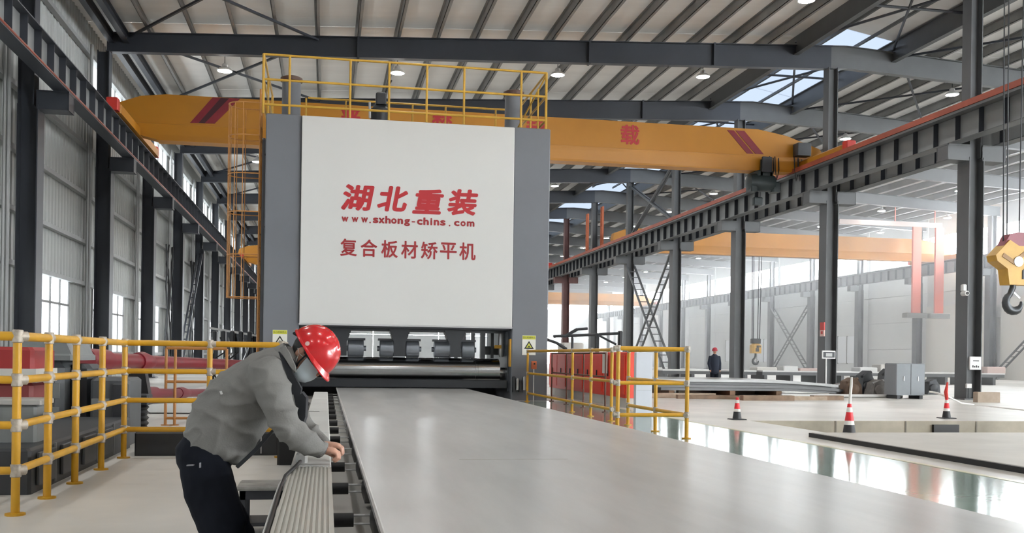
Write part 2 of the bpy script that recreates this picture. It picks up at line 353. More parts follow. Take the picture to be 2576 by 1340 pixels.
for k in range(-5, 16):
    yb = Y0 + BAY * k
    if -2 <= k < 6:
        for i in range(8):
            y = yb + i; link('cladding_sheet', me_mid, wl, loc=(WX, y, 0))
            link('cladding_sheet', me_low if 1 <= i < 6 else me_full, wl, loc=(WX, y, 0)); link('cladding_sheet', me_top, wl, loc=(WX, y, 0))
    else:
        b = MB()
        for i in range(8):
            for z0, z1 in ((WIN1, CLE0), (CLE1, 11.3), (0, WIN0 if 1 <= i < 6 else WIN1)):
                c = corrugated(1.0, z0, z1, 2); b.add([(p[0] + WX, p[1] + yb + i, p[2]) for p in c.v], c.f)
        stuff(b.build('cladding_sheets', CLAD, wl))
    for z in (WIN0 - 0.06, WIN1 + 0.05, 4.35, 5.8, 7.3, CLE0 - 0.06, CLE1 + 0.06): MB().box(WX + 0.04, WX + 0.2, yb, yb + BAY, z - 0.06, z + 0.06).build('girt', GIRT, wl)
    for yy in (yb + 7.35,):
        MB().tube([(WX + 0.3, yy, 0.0), (WX + 0.3, yy, 10.4)], 0.05, 8).build('downpipe', GIRT, wl); MB().tube([(WX + 0.3, yy - 0.3, 0.0), (WX + 0.3, yy - 0.3, 9.0)], 0.035, 8).build('downpipe', GIRT, wl)
    # lower window, five metres wide, and the clerestory
    if k < 1:
        for i in range(8): link('cladding_sheet', me_cle, wl, loc=(WX, yb + i, 0))
    for (a, c, z0, z1, nm, nt) in ((1.0, 6.0, WIN0, WIN1, 5, True), (0.35, 7.65, CLE0, CLE1, 6, False)):
        if k < 1 and not nt: continue
        w = struct(bpy.data.objects.new(f'window_{nwin}', None)); COL.objects.link(w); nwin += 1
        for i in range(nm + 1):
            y = yb + a + (c - a) * i / nm; MB().box(WX + 0.01, WX + 0.07, y - 0.03, y + 0.03, z0, z1).build('mullion', FRAME, w)
        if nt: MB().box(WX + 0.012, WX + 0.066, yb + a, yb + c, 2.3, 2.36).build('transom', FRAME, w)
        for i in range(nm):
            ya = yb + a + (c - a) * i / nm; ye = yb + a + (c - a) * (i + 1) / nm
            MB().quad((WX + 0.03, ya, z0), (WX + 0.03, ye, z0), (WX + 0.03, ye, z1), (WX + 0.03, ya, z1)).build('pane', DUSTY, w)
        if not nt:
            for (ya, ye) in ((yb, yb + a), (yb + c, yb + BAY)): MB().box(WX, WX + 0.05, ya, ye, z0, z1).build('pier', CLAD, wl)
# ---- far (right) wall with a bright clerestory, and the far gable
wr = struct(bpy.data.objects.new('wall_right', None)); COL.objects.link(wr); RXW = 42.5
R0, R1 = 8.15, 9.95
for k in range(-5, 16):
    yb = Y0 + BAY * k
    for z0, z1 in ((0, 2.0), (2.0, 4.0), (4.0, 6.0), (6.0, R0), (R1, 11.6)):
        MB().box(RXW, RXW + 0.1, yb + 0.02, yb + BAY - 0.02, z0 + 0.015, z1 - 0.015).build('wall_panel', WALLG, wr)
    MB().box(RXW - 0.01, RXW + 0.1, yb - 0.3, yb + 0.3, R0, R1).build('pier', WALLG, wr)
    w = struct(bpy.data.objects.new(f'window_{nwin}', None)); COL.objects.link(w); nwin += 1
    for i in range(4):
        ya = yb + 0.3 + 7.4 * i / 4; ye = yb + 0.3 + 7.4 * (i + 1) / 4
        MB().quad((RXW + 0.04, ya, R0), (RXW + 0.04, ye, R0), (RXW + 0.04, ye, R1), (RXW + 0.04, ya, R1)).build('pane', CLEAR, w)
    MB().box(RXW, RXW + 0.09, yb + 0.3, yb + 7.7, R0, R0 + 0.08).build('sill', WALLG, w)
MB().box(RXW + 0.1, RXW + 0.14, YS, YE, 0, R0).build('wall_backing', WALLG, wr)
# far gable
wb = struct(bpy.data.objects.new('wall_back', None)); COL.objects.link(wb)
for x0 in range(-8, 42, 5):
    x1 = min(x0 + 5, 42.5)
    for z0, z1 in ((0, 4.2), (4.2, 8.6), (9.3, 12.6)):
        if z0 == 0 and x0 in (27, 32): continue
        MB().box(x0 + 0.03, x1 - 0.03, YE, YE + 0.1, z0 + 0.03, z1 - 0.03).build('wall_panel', WALLG, wb)
w = struct(bpy.data.objects.new(f'window_{nwin}', None)); COL.objects.link(w); nwin += 1
for x0 in range(-8, 42, 5): MB().quad((x0, YE + 0.05, 8.6), (min(x0 + 5, 42.5), YE + 0.05, 8.6), (min(x0 + 5, 42.5), YE + 0.05, 9.3), (x0, YE + 0.05, 9.3)).build('pane', CLEAR, w)
# front gable behind the camera, gate opening added to light the far hall
wf = struct(bpy.data.objects.new('wall_front', None)); COL.objects.link(wf)
for x0, x1, z0, z1 in ((-7.6, 5, 0, 12), (5, 24, 0, 13), (38, 42.9, 0, 12.2), (24, 38, 6.0, 12.8)): MB().box(x0, x1, YS - 0.12, YS, z0, z1).build('wall_panel', WALLG, wf)
# ---- hanging lamps
LM = mat('lamp_glow', (1, 1, 1), 0.5, emit=(1.0, 0.99, 0.97, LAMP_E)); LS = mat('lamp_shade', (0.6, 0.6, 0.6), 0.3, 0.3)
def lamp_proto():
    t = thing('pendant_lamp', 'x', 'lamp', (0, 0, 0), 'high bay pendant lamps', world=False)
    MB().lathe([(0.25, -0.02), (0.26, 0.0), (0.2, 0.07), (0.1, 0.12), (0.1, 0.2), (0.05, 0.24)], n=24).build('shade', LS, t)
    MB().lathe([(0.03, -0.045), (0.16, -0.04), (0.235, -0.018)], n=24).build('bulb_disc', LM, t)
    MB().tube([(0, 0, 0.22), (0, 0, 1.0)], 0.012, 6).build('lamp_cord', DARK, t)
    return t
lp = lamp_proto(); first = True
names = {(-3.46, 1): 'white pendant lamp left of the yellow platform railing', (2.29, 1): 'white pendant lamp above the platform railing', (7.96, 1): 'white pendant lamp just right of the platform railing',
         (13.4, 1): 'white pendant lamp left of the bright ridge skylight', (7.96, 0): 'pendant lamp cut by the top edge, left one of two', (13.4, 0): 'pendant lamp cut by the top edge, right one of two', (23.5, 1): 'pendant lamp right of the middle columns under the far roof'}
for k in range(-4, 13):
    for x in (-3.46, 2.29, 7.96, 13.4, 23.5, 29.2, 34.9, 39.6):
        if x > 39 and k > 6: continue
        o = lp if first else copy_tree(lp); first = False
        o.location = (x, 26.6 + BAY * k, ztop(x) - 0.72)
        nx = {-3.46: 'first from the left wall', 2.29: 'second from the left wall', 7.96: 'third from the left wall', 13.4: 'fourth from the left wall', 23.5: 'first past the middle columns', 29.2: 'second past the middle columns', 34.9: 'third past the middle columns', 39.6: 'next to the far wall'}[x]
        o['label'] = names.get((x, k), f'white pendant lamp in the {ORD[k]} row back, {nx}') if k >= 0 else 'white pendant lamp overhead out of view'
# ================================================================== CRANES
HOIST = mat('hoist_dark_green', (0.012, 0.022, 0.024), 0.5, 0, 0.2, 4)
def crane(x0, x1, Y, label, detail, hoist_x=None):
    t = thing('overhead_crane', label, 'crane', ((x0 + x1) / 2, Y, 7.92)); e0, e1 = x0, x1; x0 -= 0.5; x1 += 0.6
    up = [(x0 + 0.05, 8.38), (x0 - 0.05, 8.62), (x0 + 0.05, 8.98), (x0 + 0.7, 9.22), (x0 + 1.5, 9.32), (x1 - 2.4, 9.32), (x1 - 1.3, 9.14), (x1 + 0.0, 8.72), (x1 + 0.15, 8.5), (x1, 8.38)]
    b = MB().prism(up, Y - 0.3, Y + 0.3); b.box(x0 + 0.1, x1, Y - 0.345, Y + 0.345, 8.355, 8.385)
    lo = [(x0 + 0.25, 8.36), (x1 - 0.1, 8.36), (x1 - 0.5, 7.98), (x1 - 1.1, 7.86), (x0 + 1.2, 7.86), (x0 + 0.5, 8.02)]
    n = len(lo); vs = [(a, Y - (0.33 if z > 8.3 else 0.25), z) for a, z in lo] + [(a, Y + (0.33 if z > 8.3 else 0.25), z) for a, z in lo]
    b.add(vs, [tuple(range(n)), tuple(range(2 * n - 1, n - 1, -1))] + [(i, n + i, n + (i + 1) % n, (i + 1) % n) for i in range(n)])
    b.box(x0 + 1.2, x1 - 1.1, Y - 0.3, Y + 0.3, 7.83, 7.86)
    b.build('girder', CYEL, t)
    for x, s in ((e0, -1), (e1, 1)):
        c = MB().bbox(x - 0.2, x + 0.2, Y - 3.3, Y + 3.3, 7.95, 8.24, 0.04); c.build('end_carriage', CYEL, t)
        for yy in (Y - 2.7, Y + 2.7): MB().lathe([(0.13, -0.05), (0.13, 0.05)], (x, yy, 8.05), 20, 'x').build('wheel', DARK, t)
        MB().bbox(x - 0.17, x + 0.17, Y - 3.62, Y - 3.3, 7.97, 8.34, 0.03).build('bumper', RED, t); MB().bbox(x - 0.17, x + 0.17, Y + 3.3, Y + 3.62, 7.97, 8.34, 0.03).build('bumper', RED, t)
    return t
c1 = crane(XL + 0.72, XR - 0.68, 34.0, 'yellow overhead crane with red stripes and red lettering behind the machine', True)
yf = 33.695
def stripe(px, m, nm='stripe'):
    P = [ony(x, y, yf) for x, y in px]; b = MB().prism([(p.x, p.z) for p in P], yf - 0.012, yf + 0.02); b.build(nm, m, c1)
for a in (((478, 309), (500, 309), (556, 246), (535, 245)), ((515, 310), (540, 311), (604, 248), (577, 247))): stripe(a, DRED)
for a in (((1829, 327), (1846, 328), (1896, 387), (1879, 386)), ((1850, 328), (1872, 329), (1921, 388), (1900, 387))): stripe(a, DRED)
for a in (((500, 309), (515, 310), (577, 247), (556, 246)),): stripe(a, mat('black_red', (0.05, 0.006, 0.01), 0.5))
for ch, x in zip('严禁超载', (880, 1112, 1348, 1585)):
    p = ony(x, 341 + (x - 1585) * 0.05, yf); me = text_mesh(ch, 0.72, 0.016, 0, 0.006, LETTER)
    link('character', me, c1, loc=Vector((p.x, yf - 0.008, 8.86)) - c1.location, rot=(math.pi / 2, 0, 0))
p = ony(2021, 378, 33.3); MB().bbox(p.x - 0.26, p.x + 0.26, 33.2, 33.6, 8.36, 8.82, 0.02).build('control_box', DARK, c1)
for dx in (-0.35, -0.15, 0.6, 0.75):
    xx = p.x - 0.8 + dx; MB().tube([(xx, 33.6, 8.35), (xx, 33.55, 7.9), (xx + 0.06, 33.55, 7.5), (xx + 0.14, 33.55, 7.85), (xx + 0.14, 33.6, 8.3)], 0.02, 6).build('festoon_cable', BLACK, c1)
for xx in (-3.0, 1.2, 5.5, 9.5): MB().box(xx, xx + 0.5, 33.95, 34.05, 9.32, 9.4).build('cable_clip', DARK, c1)
# hoist hanging on the lower flange
p = ony(1912, 440, 34.0); hx = p.x
h = thing('crane_hoist', 'dark electric hoist hanging under the right end of the yellow crane', 'hoist', (hx, 34.0, 7.0))
MB().lathe([(0.1, -0.62), (0.3, -0.55), (0.33, -0.2), (0.33, 0.25), (0.26, 0.4), (0.12, 0.45)], (hx, 33.75, 7.42), 20, 'x').build('drum', HOIST, h)
b = MB(); b.bbox(hx - 0.32, hx + 0.28, 33.5, 34.5, 7.62, 7.83, 0.03); b.box(hx - 0.2, hx - 0.12, 33.5, 33.56, 7.6, 8.2); b.box(hx + 0.16, hx + 0.24, 33.5, 33.56, 7.6, 8.2); b.build('trolley', HOIST, h)
MB().bbox(hx - 0.18, hx + 0.2, 33.42, 33.5, 7.75, 8.3, 0.02).build('control_box', DARK, h)
MB().bbox(hx - 0.55, hx - 0.3, 33.5, 34.0, 7.05, 7.6, 0.03).build('motor', HOIST, h); MB().bbox(hx + 0.3, hx + 0.62, 33.55, 34.0, 7.08, 7.45, 0.05).build('gearbox', HOIST, h)
for dx in (-0.3, -0.1): MB().tube([(hx + dx, 33.75, 7.3), (hx + dx, 33.75, 6.85)], 0.012, 6).build('rope', DARK, h)
MB().bbox(hx - 0.38, hx - 0.02, 33.65, 33.85, 6.6, 6.88, 0.03).build('hook_block', HOIST, h)
crane(XR + 0.68, XF - 0.72, 61.4, 'pale yellow overhead crane spanning the far hall beyond the middle columns', False)
crane(XR + 0.68, XF - 0.72, 124.0, 'small distant yellow crane at the end of the far hall', False)
crane(XL + 0.72, XR - 0.68, 79.0, 'distant yellow crane glimpsed left of the machine behind the caged ladder', False)
c5 = crane(XL + 0.72, XR - 0.68, 15.5, 'yellow crane overhead that carries the hook block at the right edge', False)
# red hanging frame at the right end of the far crane, orange masts at its left end
q = ony(2340, 690, 59.5)
f = thing('red_hanging_frame', 'pale red maintenance frame hanging by the far wall column', 'frame', (q.x, 59.5, 4.0))
PINK = mat('faded_red_paint', (0.62, 0.16, 0.11), 0.6)
za = ony(2340, 572, 59.5).z; zb = ony(2340, 800, 59.5).z
for xx in (2305, 2362):
    w = ony(xx, 690, 59.5).x; MB().box(w - 0.3, w + 0.3, 59.42, 59.58, zb + 0.3, za).build('upright', PINK, f)
    MB().bbox(w - 0.75, w + 0.75, 59.3, 59.9, zb, zb + 0.32, 0.04).build('foot', mat('frame_foot', (0.25, 0.25, 0.24), 0.6), f)
for xx in (2250, 2350):
    w = ony(xx, 690, 59.5).x; MB().tube([(w, 59.5, za + 0.2), (w, 59.5, ztop(w) + 0.36)], 0.04, 8).build('hanger_rod', PINK, f)
w0, w1 = ony(2110, 560, 59.5).x, ony(2368, 570, 59.5).x
MB().box(w0, w1, 59.4, 59.6, za, za + 0.3).build('crossbar', mat('pale_rust', (0.45, 0.36, 0.33), 0.6), f)
for k, (px, py0, py1) in enumerate(((1478, 538, 655), (1515, 520, 645))):
    m = thing('orange_mast', ('left' if k == 0 else 'right') + ' of two orange masts above the far end of the middle runway', 'mast', onx(px, py1, XR + 0.5))
    a = onx(px, py0, XR + 0.5); c = onx(px, py1, XR + 0.5)
    OR = mat('orange_mast_paint', (0.5, 0.13, 0.05), 0.6)
    for d in (-0.18, 0.18): MB().box(a.x - 0.06, a.x + 0.06, a.y + d - 0.05, a.y + d + 0.05, 7.9, a.z).build('upright', OR, m)
    for i in range(6):
        z = 8.1 + i * (a.z - 8.2) / 5; MB().box(a.x - 0.03, a.x + 0.03, a.y - 0.18, a.y + 0.18, z, z + 0.06).build('rung', OR, m)
# hook blocks on ropes
HYEL = mat('hook_yellow', (0.58, 0.33, 0.05), 0.45, 0, 0.12, 3); CRIM = mat('crimson_sheave', (0.22, 0.02, 0.04), 0.4, 0, 0.1, 3); HKST = mat('forged_hook', (0.06, 0.065, 0.07), 0.4, 0.4, 0.1, 5)
def hook(c, s, ztop_, label, m1, m2, dots=False):
    t = thing('hook_block', label, 'crane hook', c); x, y, z = c
    if dots:
        MB().bbox(x - 0.3 * s, x + 0.3 * s, y - 0.25 * s, y + 0.25 * s, z + 0.62 * s, z + 1.2 * s, 0.1 * s).build('housing', m1, t)
        MB().bbox(x - 0.24 * s, x + 0.24 * s, y - 0.22 * s, y + 0.22 * s, z + 1.2 * s, z + 1.48 * s, 0.03).build('top_guard', m2, t)
        for dx, dz, w in ((0.02, 1.0, 0.07), (0.16, 1.02, 0.05), (0.0, 0.82, 0.1)): MB().box(x + (dx - w) * s, x + (dx + w) * s, y - 0.262 * s, y - 0.24 * s, z + (dz - w) * s, z + (dz + w) * s).build('warning_mark', BLACK, t)
    else:
        b = MB().prism([(x - 0.43, z + 0.95), (x - 0.16, z + 1.22), (x + 0.02, z + 1.12), (x + 0.4, z + 1.12), (x + 0.4, z + 0.78), (x + 0.34, z + 0.45), (x - 0.16, z + 0.45), (x - 0.2, z + 0.72), (x - 0.4, z + 0.85)], y - 0.13, y + 0.13); b.build('housing', m1, t)
        for sx in (0,): MB().prism([(x - 0.3, z + 1.05), (x - 0.14, z + 1.32), (x + 0.02, z + 1.36), (x + 0.28, z + 1.36), (x + 0.42, z + 1.26), (x + 0.44, z + 1.05)], y - 0.1, y + 0.1).build('sheave_guard', m2, t)
        MB().prism([(x + 0.08, z + 0.55), (x + 0.08, z + 0.7), (x + 0.14, z + 0.74), (x + 0.22, z + 0.7), (x + 0.24, z + 0.55)], y - 0.14, y - 0.12).build('window_slot', BLACK, t)
        b = MB(); b.bar((x - 0.3, y - 0.135, z + 0.96), (x - 0.06, y - 0.135, z + 0.82), 0.07, 0.012, (0, 1, 0)); b.bar((x - 0.08, y - 0.135, z + 0.84), (x + 0.16, y - 0.135, z + 1.02), 0.07, 0.012, (0, 1, 0)); b.build('cover_strap', mat('brown_strap', (0.3, 0.16, 0.05), 0.5), t)
        MB().lathe([(0.02, -0.16), (0.09, -0.15), (0.09, 0.15), (0.02, 0.16)], (x, y, z + 0.85), 16, 'y').build('sheave_axle', SILV, t)
    # the hook itself
    pts = []; r = 0.17 * s; cz = z + 0.17 * s
    pts.append((x, y, z + 0.62 * s)); pts.append((x, y, z + 0.45 * s))
    rr = [0.055 * s, 0.06 * s]
    for i in range(13):
        a = math.radians(120 + i * 20.5); pts.append((x + r * math.cos(a) + 0.02, y, cz + r * math.sin(a))); rr.append((0.055 + 0.03 * math.sin(i / 12 * math.pi)) * s * (1 if i < 10 else 0.75 - 0.14 * (i - 10)))
    MB().tube(pts, rr, 10).build('hook', HKST, t)
    MB().bar((x + 0.02, y, z + 0.36 * s), (x + 0.15 * s, y, z + 0.25 * s), 0.02 * s, 0.03 * s).build('safety_latch', SILV, t)
    for dx in (-0.22, -0.14, 0.12, 0.24): MB().tube([(x + dx * s, y, z + 1.3 * s), (x + dx * s * 1.25, y, ztop_)], 0.011 if not dots else 0.03, 6).build('rope', DARK, t)
    return t
q = onD(2546, 782, 17.4); hook((q.x, 15.5, q.z), 0.9, 7.84, 'yellow hook block with crimson sheave guard hanging at the right edge', HYEL, CRIM)
q = ony(1900, 915, 61.4); hook((q.x, 61.4, q.z), 1.12, 7.84, 'small yellow hook block with black marks hanging in the far hall', HYEL, BLACK, True)
# ================================================================== THE LEVELLING MACHINE
MY = 22.6
M = thing('plate_leveller', 'tall grey plate levelling machine with a white lettered front panel', 'machine', (1.83, 24.4, 0))
def hx_(x, Y=MY): return ony(x, 600, Y).x
XA, XB, XC, XD = -1.37, -0.6, 4.2, 5.05
def housing(x0, x1, inner):
    b = MB().bbox(x0, x1, MY, 26.2, 0, 6.3, 0.02); return b
hl = housing(XA, XB, 1).build('housing_post', MGREY, M); hr = housing(XC, XD, -1).build('housing_post', MGREY, M)
MB().bbox(XA - 0.2, XA, 23.5, 26.1, 0, 5.95, 0.06).build('side_cover', MGREY, M); MB().bbox(XD, XD + 0.2, 23.5, 26.1, 0, 5.95, 0.06).build('side_cover', MGREY, M)
for z in (5.55, 3.9): MB().lathe([(0.03, -0.01), (0.03, 0.02)], (XA - 0.04, 23.49, z), 12, 'y').build('lifting_hole', BLACK, M)
MB().box(XB, XC, MY + 0.06, 26.0, 5.0, 6.28).build('cross_head', MGREY, M)
MB().box(XB, XC, MY + 0.1, MY + 0.5, 1.62, 5.0).build('panel_backing', DARK, M)
pan = MB().bbox(XB + 0.01, XC - 0.01, MY - 0.09, MY + 0.05, 1.69, 6.27, 0.012).build('front_panel', WHITE, M); pan['label'] = 'large white front panel with red Chinese lettering'
MB().box(XB, XC, MY - 0.06, MY + 0.05, 1.655, 1.69).build('panel_lip', mat('pale_lip', (0.6, 0.6, 0.6), 0.4), M)
# lettering
yl = MY - 0.094
def put(me, px, py, w, h, nm='character'):
    """scale a glyph mesh to the pixel width and height seen on the panel"""
    xs = [v.co.x for v in me.vertices]; ys = [v.co.y for v in me.vertices]
    a = ony(px - w / 2, py, yl); c = ony(px + w / 2, py, yl); u = ony(px, py - h / 2, yl); d = ony(px, py + h / 2, yl); m = ony(px, py, yl)
    me.transform(Matrix.Diagonal(((c.x - a.x) / (max(xs) - min(xs)), (u.z - d.z) / (max(ys) - min(ys)), 1, 1)))
    return link(nm, me, pan, loc=(m.x, yl, m.z), rot=(math.pi / 2, 0, 0))
for ch, px, py, w, h in (('湖', 900, 497, 84, 66), ('北', 988, 500, 78, 64), ('重', 1077, 507, 80, 63), ('装', 1164, 509, 78, 66)):
    put(text_mesh(ch, 0.7, 0.024, 0.16, 0.004, LETTER), px, py, w, h)
DL = mat('dark_red_lettering', (0.30, 0.016, 0.02), 0.5, 0, 0.06, 2)
for ch, px, w, h in (('w', 868, 17, 13), ('w', 893, 17, 13), ('w', 917, 17, 13), ('.', 931, 4, 4), ('s', 945, 14, 14), ('x', 960, 15, 14), ('h', 976, 14, 19), ('o', 991, 14, 14), ('n', 1007, 14, 14), ('g', 1024, 15, 18),
                     ('-', 1040, 9, 3), ('c', 1056, 14, 14), ('h', 1072, 14, 19), ('i', 1085, 5, 18), ('n', 1098, 14, 14), ('s', 1114, 14, 14), ('.', 1131, 4, 4), ('c', 1149, 14, 13), ('o', 1165, 13, 13), ('m', 1184, 19, 13)):
    py = 551 + (px - 868) * 0.0385 + {'h': -2.5, 'g': 2.5, '.': 6, 'i': -2}.get(ch, 0)
    put(text_mesh(ch, 0.2, 0.008, 0, 0.003, DL), px, py, w, h, 'letter')
for ch, px, py in (('复', 877, 622), ('合', 928, 624), ('板', 980, 626), ('材', 1030, 628), ('矫', 1080, 630), ('平', 1128, 631), ('机', 1176, 632)):
    put(text_mesh(ch, 0.45, 0.0085, 0, 0.003, DL), px, py, 42 if ch != '机' else 41, 44 if ch != '平' else 42)
# rolls and their back-up rolls in the throat
ROLL = mat('polished_roll', (0.36, 0.37, 0.38), 0.2, 1.0, 0.08, 2.0, stretch=(0.3, 6, 6))
BURO = mat('backup_roll', (0.26, 0.28, 0.31), 0.35, 0.7, 0.1, 3)
RZ, RR, RY = 0.635, 0.325, 23.25
MB().lathe([(0.12, -0.58), (0.12, -0.45), (RR, -0.42), (RR, 3.42), (RR + 0.006, 3.425), (RR + 0.006, 3.48), (RR, 3.485), (RR - 0.004, 4.0), (0.12, 4.03), (0.12, 4.18)], (0, RY, RZ), 48, 'x').build('work_roll', ROLL, M)
MB().lathe([(0.12, -0.58), (0.2, -0.42), (0.2, 4.0), (0.12, 4.18)], (0, RY + 0.75, RZ - 0.1), 32, 'x').build('work_roll', ROLL, M)
for a, c in ((874, 915), (954, 990), (1020, 1054), (1091, 1131), (1160, 1192)):
    x0, x1 = ony(a, 880, RY).x, ony(c, 880, RY).x
    bu = MB().lathe([(0.06, x0 - 0.05), (0.06, x0), (0.18, x0 + 0.005), (0.195, x0 + 0.02), (0.195, x1 - 0.02), (0.18, x1 - 0.005), (0.06, x1), (0.06, x1 + 0.05)], (0, RY, 1.157), 28, 'x').build('backup_roll', BURO, M)
    MB().box(x0 - 0.03, x1 + 0.03, RY - 0.1, RY + 0.12, 1.34, 1.39).build('roll_cap', DARK, bu)
for a, c in ((836, 872), (990, 1019), (1128, 1157)):
    x0, x1 = ony(a, 880, RY).x, ony(c, 880, RY).x
    MB().prism([(x0, 0.98), (x1, 0.98), (x1, 1.3), (x1 + 0.12, 1.62), (x0 - 0.12, 1.62), (x0, 1.3)], RY - 0.15, RY + 0.25).build('roll_bracket', DARK, M)
MB().bbox(XB + 0.05, XC - 0.06, MY + 0.1, MY + 0.24, 0.285, 0.47, 0.02).build('entry_guide', mat('dark_guide', (0.012, 0.014, 0.018), 0.4), M)
x0 = ony(1210, 880, RY).x
b = MB(); b.box(x0, x0 + 0.1, RY, RY + 0.2, 0.97, 1.62); b.box(x0 + 0.25, x0 + 0.32, RY + 0.1, RY + 0.3, 0.97, 1.62); b.box(x0 + 0.1, x0 + 0.55, RY + 0.2, RY + 0.35, 1.05, 1.25); b.build('guide_frame', DARK, M)
MB().lathe([(0.05, 1.0), (0.08, 1.1), (0.08, 1.5), (0.05, 1.62)], (x0 + 0.5, RY + 0.1, 0), 16).build('adjusting_screw', SILV, M)
MB().box(XC - 0.3, XC - 0.14, RY - 0.1, RY, 1.2, 1.28).build('yellow_tag', YEL, M)
MB().box(XB, XC, RY - 0.12, RY + 0.3, 1.56, 1.64).build('upper_roll_frame', DARK, M)
MB().box(XB, XC, 25.0, 25.8, 0, 0.5).build('lower_frame', DARK, M); MB().box(XB, XC, 24.6, 25.6, 1.75, 2.6).build('rear_beam', DARK, M)
MB().box(XC - 0.05, XC, MY + 0.25, 25.9, 0.2, 1.6).build('wear_liner', mat('blue_grey_liner', (0.07, 0.08, 0.095), 0.4), M)
MB().box(XB, XB + 0.05, MY + 0.25, 25.9, 0.2, 1.6).build('wear_liner', mat('blue_grey_liner', (0.07, 0.08, 0.095), 0.4), M)
MB().box(XC - 0.035, XC, MY + 0.03, MY + 0.2, 0.78, 1.42).build('light_barrier', YEL, M)
for i, dx in enumerate((0.02, 0.1, 0.17, 0.26)): MB().bbox(XC + dx, XC + dx + 0.06, MY - 0.14, MY, 0.2 + 0.05 * (i % 2), 0.56 - 0.04 * (i % 3), 0.012).build('valve_block', (SILV if i % 2 else DARK), M)
# tie rods standing on the housings
BRN = mat('brown_cap', (0.1, 0.05, 0.035), 0.5)
for x in (-0.9, 4.52):
    MB().lathe([(0.22, 6.3), (0.22, 7.5), (0.2, 7.52)], (x, 24.5, 0), 28).build('tie_rod', MGREY, M); MB().lathe([(0.2, 7.5), (0.26, 7.52), (0.26, 7.6), (0.2, 7.63)], (x, 24.5, 0), 28).build('rod_cap', BRN, M)
    b = MB(); b.bbox(x - 0.33, x - 0.2, 24.0, 24.3, 6.3, 6.62, 0.02); b.bbox(x + 0.22, x + 0.4, 24.2, 24.6, 6.3, 6.55, 0.02); b.build('hydraulic_block', SILV, M)
# drive unit on the top
p = ony(957, 260, 25.2); x = p.x
MB().lathe([(0.08, 6.45), (0.08, 6.62), (0.2, 6.66), (0.24, 6.8), (0.24, 7.15), (0.14, 7.25)], (x, 25.2, 0), 20).build('top_motor', DARK, M); MB().bbox(x - 0.12, x + 0.14, 25.0, 25.3, 7.25, 7.55, 0.03).build('motor_terminal_box', DARK, M)
MB().tube([(x - 0.26, 25.1, 6.9), (x - 0.27, 25.1, 7.3)], 0.03, 8).build('grease_line', SILV, M); MB().tube([(x + 0.1, 25.1, 7.5), (x + 0.2, 25.15, 7.75), (x + 0.27, 25.2, 7.9)], 0.02, 6).build('motor_cable', BLACK, M)
MB().box(XA - 0.05, XD, 23.5, 26.3, 6.38, 6.43).build('deck', DARK, M)
# ---- railing round the deck
PYEL = mat('platform_yellow', (0.55, 0.32, 0.04), 0.45, 0, 0.1, 4)
pr_ = thing('platform_railing', 'yellow pipe railing round the top deck of the machine', 'railing', (1.8, MY, 6.43))
xl, xr_ = hx_(657), hx_(1370); yb_, yf_ = 26.25, MY + 0.04
def post(x, y, z0, z1, r, m, t): return MB().tube([(x, y, z0), (x, y, z1)], r, 10).build('post', m, t)
def rail(p, q, r, m, t): return MB().tube([p, q], r, 10).build('rail', m, t)
for px in (723, 876, 974, 1069, 1163, 1307): post(hx_(px), yf_, 6.3, 7.6, 0.027, PYEL, pr_)
for x in (xl, xr_):
    post(x, yf_, 6.3, 7.6, 0.03, PYEL, pr_); post(x, yb_, 6.43, 7.6, 0.03, PYEL, pr_); post(x, (yf_ + yb_) / 2, 6.43, 7.6, 0.027, PYEL, pr_)
for z in (7.6, 7.05, 6.5):
    rail((xl, yf_, z), (xr_, yf_, z), 0.026, PYEL, pr_); rail((xl, yf_, z), (xl, yb_, z), 0.026, PYEL, pr_); rail((xr_, yf_, z), (xr_, yb_, z), 0.026, PYEL, pr_)
for z in (7.6, 7.05): rail((hx_(770, yb_), yb_, z), (hx_(1270, yb_), yb_, z), 0.026, PYEL, pr_)
for px in (770, 870, 978, 1038, 1121, 1247): post(ony(px, 270, yb_).x, yb_, 6.43, 7.6, 0.024, PYEL, pr_)
rail((xr_, yf_, 7.55), (xr_ - 0.45, yf_ + 1.5, 6.5), 0.02, PYEL, pr_); post(hx_(1352), yf_ + 0.1, 6.3, 7.25, 0.022, PYEL, pr_)
# ---- caged ladder on the left side
OYEL = mat('ladder_orange', (0.45, 0.2, 0.05), 0.5, 0, 0.15, 5)
cl = thing('caged_ladder', 'slim orange caged ladder on the left side of the machine', 'ladder', (XA - 0.35, 23.4, 0)); LX = XA - 0.14; LY = 23.15
for d in (-0.22, 0.22): MB().tube([(LX, LY + d, 0), (LX, LY + d, 6.9)], 0.022, 8).build('stringer', OYEL, cl)
for i in range(21): MB().tube([(LX, LY - 0.22, 0.4 + 0.3 * i), (LX, LY + 0.22, 0.4 + 0.3 * i)], 0.012, 6).build('rung', OYEL, cl)
ang = [math.radians(a) for a in range(-90, 91, 15)]
for z in (6.57, 5.85, 5.0, 4.15, 3.2, 2.25):
    pts = [(LX, LY - 0.34, z)] + [(LX - 0.36 - 0.34 * math.cos(a), LY + 0.34 * math.sin(a), z) for a in ang] + [(LX, LY + 0.34, z)]
    MB().tube(pts, 0.014, 6).build('hoop', OYEL, cl)
for a in (-90, -58, -28, 0, 28, 58, 90):
    r = math.radians(a); x, y = LX - 0.36 - 0.34 * math.cos(r), LY + 0.34 * math.sin(r)
    MB().tube([(x, y, 2.25), (x, y, 6.57)], 0.011, 6).build('cage_bar', OYEL, cl)
